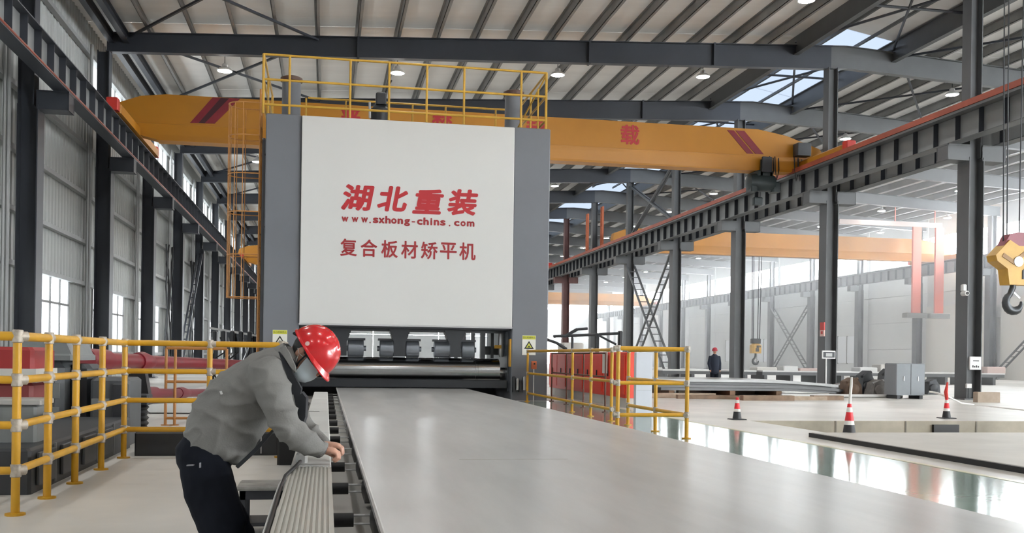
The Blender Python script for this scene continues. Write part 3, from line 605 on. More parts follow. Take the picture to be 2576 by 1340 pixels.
# ---- warning signs
SIGNW = mat('sign_white', (0.72, 0.72, 0.66), 0.4); SIGNY = mat('sign_yellow', (0.6, 0.6, 0.06), 0.45)
def sign(px0, px1, py0, py1, label, fill):
    a = ony(px0, py0, MY - 0.01); c = ony(px1, py1, MY - 0.01); y = MY - 0.012
    t = thing('warning_sign', label, 'sign', ((a.x + c.x) / 2, MY, c.z), 'warning signs on the machine housings'); w = c.x - a.x; h = a.z - c.z
    MB().box(a.x, c.x, y - 0.006, MY, c.z, a.z).build('board', SIGNW, t)
    hd = MB().box(a.x + 0.006, c.x - 0.006, y - 0.009, y - 0.005, a.z - h * 0.2, a.z - 0.006).build('header', SIGNY, t)
    me = text_mesh('当心机械伤人', w * 0.155, 0.0, 0, 0.001, mat('sign_ink', (0.08, 0.1, 0.02), 0.5)); link('header_text', me, hd, loc=((a.x + c.x) / 2, y - 0.011, a.z - h * 0.11), rot=(math.pi / 2, 0, 0))
    cx = (a.x + c.x) / 2; z0 = c.z + h * 0.32; s = w * 0.36; zt = z0 + s * 1.6
    b = MB(); P = [(cx - s, z0), (cx + s, z0), (cx, zt)]; g = 0.62; cc = (cx, z0 + s * 0.55); Q = [(cc[0] + (p[0] - cc[0]) * g, cc[1] + (p[1] - cc[1]) * g) for p in P]
    for i in range(3):
        j = (i + 1) % 3; b.prism([P[i], P[j], Q[j], Q[i]], y - 0.010, y - 0.005)
    b.build('triangle', BLACK, t)
    MB().prism(Q, y - 0.008, y - 0.005).build('triangle_fill', SIGNY if fill else SIGNW, t)
    MB().prism([(cx - s * 0.3, z0 + s * 0.28), (cx + s * 0.3, z0 + s * 0.28), (cx + s * 0.2, z0 + s * 0.55), (cx, z0 + s * 0.66), (cx - s * 0.2, z0 + s * 0.55)], y - 0.0105, y - 0.0075).build('pictogram', mat('sign_ink', (0, 0, 0)), t)
sign(686, 722, 829, 881, 'warning sign on the left housing, partly hidden by the worker', False)
sign(1314, 1347, 843, 893, 'warning sign on the right housing beside the yellow railing', True)
# ================================================================== ROLLER TABLE AND PLATE
PLATE = mat('rolled_steel_plate', (0.50, 0.50, 0.49), 0.29, 0.25, 0.13, 1.6, 0.02, 30, stretch=(1.6, 0.22, 1))
sp = thing('steel_plate', 'long bare grey steel plate lying on the roller table', 'steel plate', (1.7, 12, 0.23))
MB().bbox(0.245, 3.2, 0.8, 22.95, 0.23, 0.26, 0.004).build('plate_body', PLATE, sp)
MB().tube([(0.247, 0.8, 0.247), (0.247, 22.9, 0.247)], 0.016, 8).build('rolled_edge', mat('pale_edge', (0.55, 0.54, 0.52), 0.4, 0.2, 0.15, 3), sp)
MB().box(0.95, 1.75, 7.1, 7.106, 0.2595, 0.2606).build('weld_line', mat('weld_line', (0.3, 0.28, 0.22), 0.6), sp)
for i in range(16):
    y = 5.33 + 1.26 * (i - 2)
    if y > 22.2: break
    lab = 'table roller with black coupling, ' + (['under the near end of the plate, below the picture', 'second below the picture'][i] if i < 2 else f'{ORD[i - 2]} coupling visible beside the plate edge')
    t = thing('table_roller', lab, 'roller', (1.7, y, 0.0), 'rollers of the roller table')
    MB().lathe([(0.03, 0.24), (0.1, 0.262), (0.1, 3.16), (0.03, 3.19), (0.03, 3.3)], (0, y, 0.13), 20, 'x').build('barrel', mat('roller_steel', (0.2, 0.2, 0.2), 0.4, 0.6), t)
    MB().lathe([(0.038, 0.03), (0.038, 0.155)], (0, y, 0.13), 16, 'x').build('coupling', BLACK, t)
    for dz in (-0.022, 0.024): MB().tube([(0.15, y, 0.13 + dz), (0.25, y, 0.13 + dz)], 0.007, 6).build('pin', mat('bright_pin', (0.75, 0.75, 0.74), 0.35), t)
    MB().bbox(3.22, 3.3, y - 0.07, y + 0.07, 0.0, 0.2, 0.01).build('bearing', DARK, t)
# side beam with its ribbed cover and plain cover
WOOD = mat('ribbed_cover', (0.40, 0.39, 0.35), 0.5, 0.1, 0.12, 2.0, stretch=(3, 0.3, 1)); COV = mat('plain_cover', (0.52, 0.52, 0.5), 0.5, 0.1, 0.08, 1.2)
SZ = 0.574; SX0, SX1 = -0.127, 0.026
sb = thing('side_beam', 'grey table side beam with a ribbed cover along the rollers', 'conveyor side', (-0.06, 10, 0))
MB().box(SX0 + 0.02, SX1 - 0.012, 1.2, 11.6, 0.0, SZ - 0.025).build('beam_body', DARK, sb)
MB().box(SX0, SX1, 1.0, 3.88, SZ - 0.025, SZ - 0.005).build('ribbed_cover', WOOD, sb)
for i in range(11): MB().box(SX0 + 0.003 + i * 0.0137, SX0 + 0.0105 + i * 0.0137, 1.0, 3.88, SZ - 0.005, SZ).build('rib', WOOD, sb)
for a, c in ((3.91, 5.55), (5.57, 7.6), (7.62, 9.6), (9.62, 11.6)): MB().bbox(SX0, SX1, a, c, SZ - 0.025, SZ, 0.005).build('cover_plate', COV, sb)
for i, y in enumerate((5.56, 7.61)): MB().box(SX0 + 0.004, SX0 + 0.085, y - 0.01, y + 0.004, SZ, SZ + 0.003).build('cover_gap', BLACK, sb)
# cable hanging on the beam edge
z = SZ + 0.007
cab = [Vector(p) for p in ((SX0 - 0.012, 9.5, SZ - 0.03), (SX0 - 0.008, 7.4, SZ - 0.005), (SX0 - 0.006, 5.8, SZ), (SX0 + 0.012, 4.8, z), (SX0 + 0.03, 4.25, z), (SX0 + 0.034, 4.0, z), (SX0 + 0.02, 3.8, z), (SX0 - 0.006, 3.55, z - 0.004), (SX0 - 0.012, 3.2, SZ - 0.01), (SX0 - 0.01, 2.85, SZ - 0.012), (SX0 - 0.01, 2.3, SZ - 0.02), (SX0 - 0.014, 1.7, SZ - 0.1))]
o = MB().tube(cab, 0.0065, 8).build('cable', BLACK); tag(o, 'black cable lying along the left edge of the side beam', 'cable')
o = MB().tube([Vector(p) for p in ((SX0 - 0.02, 4.0, SZ - 0.04), (SX0 - 0.024, 3.5, SZ - 0.02), (SX0 - 0.024, 3.2, SZ - 0.02), (SX0 - 0.022, 2.85, SZ - 0.022), (SX0 - 0.022, 2.3, SZ - 0.03), (SX0 - 0.026, 1.7, SZ - 0.1))], 0.003, 6).build('cable', mat('pale_cable', (0.6, 0.6, 0.58), 0.5)); tag(o, 'thin pale cable running beside the black one', 'cable')
p = onz(757, 1164, SZ)
t = thing('white_box', 'small white plastic box on the side beam by the worker', 'box', (p.x, p.y, SZ)); MB().bbox(p.x - 0.02, p.x + 0.025, p.y, p.y + 0.08, SZ, SZ + 0.04, 0.01).build('case', WHITE, t); MB().bbox(p.x - 0.017, p.x + 0.022, p.y + 0.004, p.y + 0.076, SZ + 0.04, SZ + 0.046, 0.005).build('lid', WHITE, t)
t = thing('drive_motor', 'black drive motor standing left of the side beam', 'motor', (-0.33, 9.3, 0)); MB().lathe([(0.05, -0.16), (0.1, -0.15), (0.105, 0.1), (0.06, 0.16)], (-0.3, 9.3, 0.5), 20, 'x').build('motor_barrel', BLACK, t)
MB().bbox(-0.42, -0.2, 9.2, 9.4, 0, 0.42, 0.02).build('pedestal', BLACK, t); MB().bbox(-0.36, -0.26, 9.22, 9.38, 0.59, 0.66, 0.01).build('terminal_box', BLACK, t)
# stool
t = thing('low_stool', 'low dark stool with a worn grey top beside the worker', 'stool', (-0.36, 5.75, 0)); sx0, sx1, sy0, sy1 = -0.475, -0.2, 5.62, 5.95
STT = mat('stool_top', (0.27, 0.26, 0.24), 0.6, 0, 0.3, 8); STD = mat('stool_frame', (0.03, 0.032, 0.04), 0.5)
MB().bbox(sx0, sx1, sy0, sy1, 0.25, 0.27, 0.008).build('seat', STT, t)
for x in (sx0 + 0.02, sx1 - 0.05):
    for y in (sy0 + 0.01, sy1 - 0.04): MB().bbox(x, x + 0.035, y, y + 0.03, 0, 0.25, 0.003).build('leg', STD, t)
MB().box(sx0 + 0.02, sx1 - 0.015, sy0 + 0.01, sy0 + 0.03, 0.2, 0.25).build('apron', STD, t); MB().box(sx0 + 0.02, sx1 - 0.015, sy1 - 0.03, sy1 - 0.01, 0.2, 0.25).build('apron', STD, t)
MB().box(sx0 + 0.02, sx1 - 0.015, sy0 + 0.03, sy1 - 0.03, 0.05, 0.07).build('lower_shelf', STD, t)
# ================================================================== RAILINGS
cm = MB().lathe([(0.027, -0.04), (0.032, -0.036), (0.032, 0.036), (0.027, 0.04)], n=12); cm.tube([(0, 0, 0), (0.058, 0, 0)], 0.031, 10); CLM = cm.mesh('clamp', CLAMP)
def pipe_railing(name, label, pts, zs, group=None, m=YEL, r=0.026, clamps=True, base=0.0, skip=()):
    """posts at pts (x, y) in order; rails between neighbours at heights zs"""
    t = thing(name, label, 'railing', (pts[0][0], pts[0][1], base), group)
    for i, (x, y) in enumerate(pts):
        MB().tube([(x, y, base), (x, y, zs[0])], r, 12).build('post', m, t); MB().lathe([(0.06, 0), (0.06, 0.012), (0.035, 0.014)], (x, y, base), 12).build('foot_flange', m, t)
        if clamps:
            d = Vector((pts[min(i + 1, len(pts) - 1)][0] - pts[max(i - 1, 0)][0], pts[min(i + 1, len(pts) - 1)][1] - pts[max(i - 1, 0)][1]))
            a = math.atan2(d.y, d.x)
            for z in zs: link('clamp', CLM, t, loc=Vector((x, y, z)) - t.location, rot=(0, 0, a))
    for i in range(len(pts) - 1):
        if i in skip: continue
        for k, z in enumerate(zs): MB().tube([(*pts[i], z), (*pts[i + 1], z)], r * (1.08 if k == 0 else 0.95), 12).build('rail', m, t)
    return t
ZL = (1.085, 0.82, 0.545, 0.27)
pipe_railing('pipe_railing', 'long yellow pipe railing with pale clamps on the left', [(-3.3, 6.5), (-2.6, 6.5), (-1.84, 6.5), (-1.845, 7.22), (-1.85, 8.0), (-1.855, 8.92), (-1.86, 9.9), (-1.09, 9.9), (-0.42, 9.9)], ZL)
RX_ = 4.5
def gy(px): return ony_x(px, RX_)
def ony_x(px, X):
    d = ray(px, 950); return X * d.y / d.x
pipe_railing('pipe_railing', 'yellow pipe railing from the machine along the right of the table', [(RX_, ony_x(1327, RX_)), (RX_, ony_x(1440, RX_)), (RX_, ony_x(1487, RX_)), (RX_, ony_x(1539, RX_))], (1.14, 0.64, 0.19))
yend = ony_x(1729, RX_)
pipe_railing('pipe_railing', 'open yellow corner railing standing on the green floor', [(RX_, ony_x(1581, RX_)), (RX_, ony_x(1650, RX_)), (RX_, yend), (ony(1554, 1000, yend).x, yend)], (1.13, 0.70, 0.30))
BRP = mat('brown_pipe', (0.11, 0.035, 0.02), 0.5)
pipe_railing('thin_railing', 'thin dark brown railing in front of the red cabinets', [(5.12, ony_x(x, 5.12)) for x in (1388, 1425, 1468, 1523)], (1.1, 0.66), m=BRP, r=0.016, clamps=False)
pipe_railing('thin_railing', 'slim orange railing behind the left yellow railing', [(-2.15, 14.3), (-2.03, 14.3), (-1.35, 14.3)], (1.06, 0.6, 0.1), m=mat('orange_pipe', (0.34, 0.14, 0.03), 0.5), r=0.02, clamps=False)
t = thing('push_button_box', 'small orange push button box on a thin stand by the right housing', 'control box', (4.62, 22.2, 0)); p = ony(1343, 918, 22.2)
MB().tube([(p.x, 22.2, 0), (p.x, 22.2, p.z - 0.05)], 0.012, 6).build('stand', mat('thin_white', (0.7, 0.7, 0.7), 0.5), t); MB().bbox(p.x - 0.06, p.x + 0.06, 22.16, 22.24, p.z - 0.09, p.z + 0.09, 0.01).build('box', mat('orange_box', (0.5, 0.12, 0.04), 0.5), t); MB().lathe([(0.02, -0.02), (0.02, 0.0)], (p.x, 22.15, p.z + 0.03), 10, 'y').build('button', BLACK, t)
# ================================================================== RIGHT OF THE TABLE
BRED = mat('bright_red_enamel', (0.80, 0.06, 0.028), 0.4, 0, 0.05, 1)
CBASE = mat('pale_base', (0.6, 0.58, 0.54), 0.6)
ys = [19.5, 21.2, 22.9, 24.6, 26.6]
for i in range(4):
    y0, y1 = ys[i], ys[i + 1] - 0.03
    t = thing('red_cabinet', f'bright red shallow cabinet behind the yellow railing, {["rightmost", "second from right", "third from right", "leftmost by the machine"][i]}', 'cabinet', (6.1, (y0 + y1) / 2, 0), 'red cabinets')
    MB().bbox(6.0, 6.22, y0, y1, 0.2, 1.14, 0.015).build('body', BRED, t); MB().box(6.02, 6.2, y0 + 0.04, y1 - 0.04, 0, 0.2).build('plinth', CBASE, t)
    for a, c in ((y0 + 0.06, (y0 + y1) / 2 - 0.02), ((y0 + y1) / 2 + 0.02, y1 - 0.06)):
        d = MB().bbox(5.975, 6.0, a, c, 0.27, 1.08, 0.006).build('door', BRED, t); MB().box(5.955, 5.975, (a + c) / 2 - 0.02, (a + c) / 2 + 0.02, 0.62, 0.74).build('handle', DARK, d)
p = ony(1449, 905, 22.5)
o = MB().bbox(5.93, 5.95, 20.7, 21.05, 0.68, 1.14, 0.003).build('paper_notice', mat('paper', (0.72, 0.72, 0.68), 0.7)); tag(o, 'pale paper notice hanging on the red cabinets', 'notice')
p = onz(1619, 1046, 0.0)
t = thing('pale_post_cabinet', 'narrow pale blue-white cabinet standing behind the corner railing', 'cabinet', (p.x, p.y, 0)); MB().bbox(p.x - 0.15, p.x + 0.15, p.y, p.y + 0.12, 0.02, 1.12, 0.008).build('body', mat('pale_blue_white', (0.62, 0.65, 0.72), 0.5), t)
MB().box(p.x - 0.13, p.x + 0.13, p.y - 0.006, p.y, 0.45, 0.455).build('seam', mat('seam_grey', (0.4, 0.42, 0.46), 0.5), t); MB().box(p.x - 0.14, p.x + 0.14, p.y + 0.01, p.y + 0.11, 0, 0.02).build('foot', DARK, t)
# traffic cones
CR_ = mat('cone_red', (0.72, 0.02, 0.03), 0.4); CW_ = mat('cone_white', (0.8, 0.78, 0.74), 0.4); CB_ = mat('cone_black', (0.02, 0.02, 0.022), 0.5)
def cone(px, py, s, label, pole):
    p = onz(px, py, 0); t = thing('traffic_cone', label, 'cone', (p.x, p.y, 0), 'traffic cones round the pit'); x, y = p.x, p.y
    b = MB().bbox(x - 0.16 * s, x + 0.16 * s, y - 0.16 * s, y + 0.16 * s, 0, 0.02 * s, 0.01); b.build('base', CB_, t)
    def R(z): return (0.098 - 0.15 * z) * s
    for z0, z1, m, n in ((0.02, 0.17, CB_, 'black_band'), (0.17, 0.23, CW_, 'white_band'), (0.23, 0.35, CR_, 'red_band'), (0.35, 0.42, CW_, 'white_band'), (0.42, 0.47, CR_, 'cone_tip')):
        MB().lathe([(R(z0), z0 * s), (R(z1), z1 * s)], (x, y, 0), 20).build(n, m, t)
    if pole: MB().tube([(x, y, 0.46 * s), (x + 0.02, y, 0.72 * s), (x + 0.025, y, pole * s)], [0.022 * s, 0.02 * s, 0.014 * s], 10).build('pole', CW_, t)
    return x, y
cone(2136, 1098, 0.94, 'large red and white cone with a white pole at the near pit corner', 0.85)
cone(1854, 1055, 0.80, 'red and white cone standing alone near the yellow corner railing', 0)
cone(2381, 1052, 0.80, 'red and white cone behind the pit with a cord tied to its tip', 0)
p = onz(2381, 1052, 0); zt = 0.47 * 0.8
t = thing('barrier_rod', 'red and white warning rod with a cord stuck in the cone', 'barrier', (p.x, p.y, zt)); MB().tube([(p.x, p.y, zt - 0.02), (p.x - 0.02, p.y, zt + 0.1), (p.x + 0.01, p.y, zt + 0.28)], [0.03, 0.035, 0.015], 8).build('rod', RED, t)
MB().tube([(p.x, p.y, zt + 0.02), (p.x - 0.12, p.y + 0.1, zt + 0.08), (p.x - 0.22, p.y + 0.2, zt + 0.1)], 0.02, 6).build('flag_cord', CW_, t)
w = onz(2450, 1022, 0.05); MB().tube([(p.x, p.y, zt + 0.03), ((p.x + w.x) / 2, (p.y + w.y) / 2, 0.2), (w.x, w.y, 0.09), onz(2576, 1031, 0.03)], 0.016, 6).build('long_cord', CW_, t)
# cover plate with a black edge on the floor
t = thing('floor_cover_plate', 'large pale floor cover plate with a black edge', 'cover plate', (9.4, 8, 0)); MB().bbox(6.33, 12.8, 2.0, 12.25, 0.02, 0.06, 0.005).build('plate_body', mat('pale_cover', (0.50, 0.48, 0.44), 0.5, 0, 0.1, 0.8), t)
MB().box(6.29, 6.34, 2.0, 12.25, 0.0, 0.055).build('edge_strip', BLACK, t); MB().box(6.34, 12.8, 12.2, 12.24, 0.0, 0.03).build('edge_strip', BLACK, t)
for x in (7.0, 9.0, 11.0): MB().box(x, x + 0.1, 2.1, 12.1, 0, 0.02).build('bearer', DARK, t)
# stack of thin steel sheets with drooping ends
SHM = mat('thin_sheet_steel', (0.10, 0.10, 0.10), 0.4, 0.3, 0.2, 0.8, stretch=(0.4, 2, 1)); random.seed(3)
def bent_sheet(x0, x1, y0, y1, z, th, droop, m, nm, label, k, group='thin sheets in the stack'):
    b = MB(); n = 14; vs = []; fs = []
    for i in range(n + 1):
        u = i / n; x = x0 + (x1 - x0) * u; d = droop * max(0, (u - 0.55) / 0.45) ** 2
        ye = y1 - 0.3 * max(0, u - 0.7)
        for (yy, zz) in ((y0, z - d), (ye, z - d * 0.7), (ye, z - d * 0.7 + th), (y0, z - d + th)): vs.append((x, yy, zz))
    for i in range(n):
        for j in range(4): fs.append((i * 4 + j, i * 4 + (j + 1) % 4, i * 4 + 4 + (j + 1) % 4, i * 4 + 4 + j))
    fs += [(0, 1, 2, 3), (n * 4 + 3, n * 4 + 2, n * 4 + 1, n * 4)]
    o = b.add(vs, fs).build(nm, m); tag(o, label, 'steel sheet', group); return o
for i, (x0, x1, y0, y1, z, lab) in enumerate(((9.2, 15.2, 26.6, 29.3, 0.14, 'lowest dark steel sheet of the drooping stack beyond the cones'), (9.0, 15.0, 26.5, 29.4, 0.222, 'second steel sheet of the drooping stack'), (8.6, 14.6, 26.6, 29.6, 0.304, 'third steel sheet of the drooping stack'), (8.2, 14.4, 26.3, 29.5, 0.386, 'topmost pale steel sheet of the drooping stack'))):
    bent_sheet(x0, x1, y0, y1, z, 0.075, 0.12, SHM if i < 3 else mat('top_sheet', (0.22, 0.22, 0.215), 0.35, 0.3, 0.15, 0.8), 'steel_sheet', lab, i)
for i, x in enumerate((9.4, 11.2, 12.6)):
    o = MB().box(x, x + 0.16, 26.5, 29.3, 0, 0.14).build('timber_bearer', mat('timber', (0.2, 0.12, 0.07), 0.7, 0, 0.25, 4)); tag(o, f'timber bearer under the sheet stack, {["left", "middle", "right"][i]} one', 'timber', 'bearers under the sheets')
for i, (px, py, L, a, w, h) in enumerate(((1700, 1000, 2.2, 0.08, 0.2, 0.12), (1780, 1003, 1.6, -0.1, 0.22, 0.1), (1860, 1004, 1.9, -0.16, 0.14, 0.1), (1930, 1007, 1.4, 0.05, 0.2, 0.13), (2010, 1006, 1.5, 0.02, 0.16, 0.1), (2080, 1006, 0.9, 0.12, 0.18, 0.12), (1800, 990, 2.4, 0.02, 0.2, 0.14))):
    p = onz(px, py, 0); d = Vector((math.cos(a), math.sin(a), 0)) * L / 2
    o = MB().bar(p - d + Vector((0, 0, h / 2)), p + d + Vector((0, 0, h / 2)), w, h).build('plank', mat('weathered_plank' if i % 2 else 'pale_plank', (0.22, 0.15, 0.1) if i % 2 else (0.36, 0.28, 0.21), 0.7, 0, 0.25, 3)); tag(o, f'weathered plank on the floor before the sheet stack, {["leftmost", "second from left", "third from left", "fourth from left", "fifth from left", "rightmost", "hindmost"][i]}', 'plank', 'planks before the sheet stack')
# grey cabinet, white pole, scrap
p = onz(2291, 1003, 0); GC = mat('blue_grey_cabinet', (0.24, 0.26, 0.28), 0.5, 0, 0.08, 0.8)
t = thing('grey_cabinet', 'blue-grey floor cabinet in front of the middle column', 'cabinet', (p.x, p.y, 0)); MB().bbox(p.x - 0.45, p.x + 0.43, p.y, p.y + 0.6, 0.1, 0.98, 0.02).build('body', GC, t); MB().box(p.x - 0.01, p.x + 0.01, p.y - 0.004, p.y + 0.01, 0.12, 0.96).build('door_gap', DARK, t)
for dx in (-0.4, 0.28): MB().box(p.x + dx, p.x + dx + 0.1, p.y + 0.02, p.y + 0.55, 0, 0.1).build('foot', DARK, t)
for dx in (-0.23, 0.2): MB().box(p.x + dx, p.x + dx + 0.02, p.y - 0.02, p.y, 0.5, 0.62).build('handle', SILV, t)
a, c = onz(2090, 1000, 0.1), onz(2360, 998, 0.1); a.y = c.y = 26.3
o = MB().tube([(a.x, 25.75, 0.05), (c.x, 25.75, 0.05)], 0.05, 10).build('white_pole', WHITE); tag(o, 'long white pole lying on the floor before the grey cabinet', 'pole')
random.seed(5)
for i, (px, py, w, h, m) in enumerate(((2150, 998, 0.5, 0.55, 0), (2185, 996, 0.45, 0.75, 1), (2215, 998, 0.5, 0.5, 2), (2235, 990, 0.4, 0.8, 1), (2125, 992, 0.5, 0.35, 2), (2350, 992, 0.45, 0.5, 1))):
    p = onz(px, py, 0); mm = [mat('rust_brown', (0.14, 0.09, 0.06), 0.7, 0, 0.3, 5), DARK, mat('scrap_grey', (0.16, 0.15, 0.14), 0.6, 0, 0.3, 5)][m]
    t = thing('scrap_part', f'dark machine part in the heap by the grey cabinet, {["leftmost", "tall one at the back", "near the cabinet", "hindmost tall one", "low one at the left end", "right of the cabinet"][i]}', 'scrap part', (p.x, p.y, 0), 'machine parts in the heap')
    MB().prism([(p.x - w / 2, 0), (p.x + w / 2, 0), (p.x + w * 0.42, h * 0.6), (p.x + w * 0.1, h), (p.x - w * 0.35, h * 0.8)], p.y, p.y + w).build('casting', mm, t)
    MB().lathe([(0.05, -0.1), (w * 0.3, -0.06), (w * 0.3, 0.02), (0.05, 0.03)], (p.x - 0.05, p.y - 0.03, h * 0.4), 14, 'y').build('flange', mm, t)
    MB().tube([(p.x - w * 0.4, p.y + 0.1, h * 0.75), (p.x + w * 0.3, p.y + 0.1, h * 0.95)], 0.045, 8).build('shaft', SILV if m == 2 else mm, t)
p = onz(2490, 1012, 0)
o = MB().bbox(p.x - 0.35, p.x + 0.3, p.y, p.y + 0.2, 0, 0.27, 0.01).build('wood_block', mat('pale_wood_block', (0.34, 0.27, 0.21), 0.7, 0, 0.15, 4)); tag(o, 'pale wooden block lying at the foot of the middle column', 'wood block')
# notices and boxes on the columns
yA, yB = Y0 - 0.1, Y0 + BAY - 0.1
def on_col(px, py, y): return ony(px, py, y - 0.2)
p = on_col(2452, 913, yA)
t = thing('white_notice', 'white notice box with black marks on the nearest middle column', 'notice', (p.x, yA - 0.2, p.z)); MB().box(p.x - 0.17, p.x + 0.17, yA - 0.24, yA - 0.18, p.z - 0.18, p.z + 0.18).build('plate', WHITE, t); MB().box(p.x - 0.08, p.x + 0.1, yA - 0.245, yA - 0.239, p.z + 0.05, p.z + 0.075).build('mark', BLACK, t)
for i in range(4): MB().box(p.x - 0.1 + i * 0.055, p.x - 0.065 + i * 0.055, yA - 0.245, yA - 0.239, p.z - 0.12, p.z - 0.06 - 0.015 * (i % 2)).build('mark', BLACK, t)
p = on_col(2436, 970, yA); t = thing('socket_box', 'small pale socket box low on the nearest middle column', 'socket', (p.x, yA - 0.2, p.z)); MB().bbox(p.x - 0.08, p.x + 0.08, yA - 0.25, yA - 0.18, p.z - 0.06, p.z + 0.06, 0.01).build('box', WHITE, t); MB().tube([(p.x, yA - 0.2, p.z - 0.06), (p.x, yA - 0.2, 0)], 0.012, 6).build('conduit', DARK, t)
p = ony(2408, 728, yA - 0.2); t = thing('security_camera', 'white security camera on the nearest middle column', 'camera', (XR - 0.3, yA - 0.2, p.z))
MB().bbox(XR - 0.36, XR - 0.232, yA - 0.15, yA - 0.02, p.z - 0.02, p.z + 0.16, 0.02).build('mount', WHITE, t); MB().lathe([(0.02, -0.12), (0.07, -0.1), (0.07, 0.1), (0.05, 0.12)], (XR - 0.34, yA - 0.2, p.z - 0.1), 14, 'y').build('camera_body', WHITE, t); MB().lathe([(0.04, -0.13), (0.04, -0.11)], (XR - 0.34, yA - 0.2, p.z - 0.1), 12, 'y').build('lens', BLACK, t)
p = ony(2059, 828, yB - 0.2); t = thing('red_notice', 'red and white fire notice on the second middle column', 'notice', (p.x, yB - 0.2, p.z)); x = XR - 0.255
MB().box(x - 0.02, x + 0.02, yB - 0.17, yB + 0.13, p.z - 0.02, p.z + 0.26).build('red_field', RED, t); MB().box(x - 0.02, x + 0.02, yB - 0.17, yB + 0.13, p.z - 0.24, p.z - 0.02).build('white_field', mat('pink_white', (0.7, 0.45, 0.4), 0.5), t); MB().box(x - 0.025, x - 0.018, yB - 0.08, yB + 0.06, p.z - 0.16, p.z - 0.06).build('mark', RED, t)
p = on_col(2084, 892, yB); t = thing('meter_box', 'white framed meter box with a pipe on the second middle column', 'box', (p.x, yB - 0.2, p.z)); MB().box(p.x - 0.25, p.x + 0.25, yB - 0.24, yB - 0.185, p.z - 0.14, p.z + 0.15).build('case', WHITE, t); MB().box(p.x - 0.22, p.x + 0.22, yB - 0.246, yB - 0.238, p.z - 0.1, p.z + 0.1).build('display', DARK, t); MB().box(p.x - 0.12, p.x + 0.12, yB - 0.252, yB - 0.244, p.z - 0.06, p.z + 0.06).build('dial', mat('dial_grey', (0.4, 0.4, 0.4), 0.4), t)
MB().tube([(p.x - 0.1, yB - 0.225, p.z - 0.14), (p.x - 0.1, yB - 0.225, 0)], 0.03, 8).build('pipe', WHITE, t)
# lattice braces between the middle columns and the far columns
def lattice(x, y0, y1, z0, z1, label, w=0.35, m=STEEL2):
    t = thing('lattice_brace', label, 'brace', (x, (y0 + y1) / 2, min(z0, z1)))
    d = Vector((0, y1 - y0, z1 - z0)); n = int(d.length / 0.55)
    for dx in (-w / 2, w / 2): MB().bar((x + dx, y0, z0), (x + dx, y1, z1), 0.09, 0.09).build('chord', m, t)
    for i in range(1, n):
        p = Vector((x, y0, z0)) + d * (i / n); MB().box(p.x - w / 2, p.x + w / 2, p.y - 0.025, p.y + 0.025, p.z - 0.025, p.z + 0.025).build('rung', m, t)
y3, y4 = Y0 + 3 * BAY, Y0 + 4 * BAY
lattice(XR - 0.02, y4 - 0.3, y3 + 0.3, 6.5, 0.1, 'grey lattice brace running down towards the right between middle columns', 0.5); lattice(XR + 0.0, y4 - 0.3, y3 + 0.3, 0.1, 6.5, 'grey lattice brace running down towards the left between middle columns', 0.34)
lattice(XR, y4 - 0.25, y3 + 0.25, 11.2, 8.2, 'upper grey brace above the runway running down to the right', 0.2); lattice(XR, y4 - 0.25, y3 + 0.25, 8.2, 11.2, 'upper grey brace above the runway running down to the left', 0.14)
y5, y6 = Y0 + 7 * BAY, Y0 + 8 * BAY
lattice(XF, y6 - 0.3, y5 + 0.3, 6.0, 0.1, 'pale lattice brace on the far wall running down to the right', 0.4); lattice(XF, y6 - 0.3, y5 + 0.3, 0.1, 6.0, 'pale lattice brace on the far wall running down to the left', 0.3)
lattice(XF, Y0 + 3 * BAY + 7.7, Y0 + 3 * BAY + 0.3, 0.1, 5.5, 'pale lattice brace on the far wall at the right edge', 0.4)
# benches with white tops beyond the columns
for i, (x0, x1, y, lab) in enumerate(((14.6, 19.0, 42.0, 'left one'), (19.3, 25.5, 42.0, 'middle one'), (25.8, 31.5, 42.0, 'right one'))):
    t = thing('low_bench', f'long low work bench with a white top beyond the columns, {lab}', 'bench', ((x0 + x1) / 2, y, 0), 'low benches'); MB().box(x0, x1, y, y + 1.6, 0.5, 0.56).build('top', WHITE, t); MB().box(x0, x1, y + 0.03, y + 0.1, 0.36, 0.5).build('apron', STEEL2, t)
    x = x0 + 0.1
    while x < x1: MB().box(x, x + 0.14, y + 0.05, y + 1.5, 0, 0.5).build('leg', STEEL2, t); x += 1.25
random.seed(11)
for i, (px, dz, w, h) in enumerate(((1985, 0, 0.7, 0.22), (1925, 0, 1.0, 0.15), (2040, 0, 1.3, 0.12), (2180, 0, 0.9, 0.2), (2222, 0, 0.5, 0.35), (2500, 0, 1.0, 0.3))):
    p = ony(px, 925, 42.6); m = [WHITE, CBASE, mat('pinkish', (0.55, 0.42, 0.38), 0.6)][i % 3]
    o = MB().bbox(p.x - w / 2, p.x + w / 2, 42.4, 43.2, 0.56, 0.56 + h, 0.03).build('bench_parcel', m); tag(o, f'pale parcel on the low benches, {["third from left", "leftmost", "fourth from left", "fifth from left", "tall small one", "rightmost"][i]}', 'parcel', 'parcels on the benches')
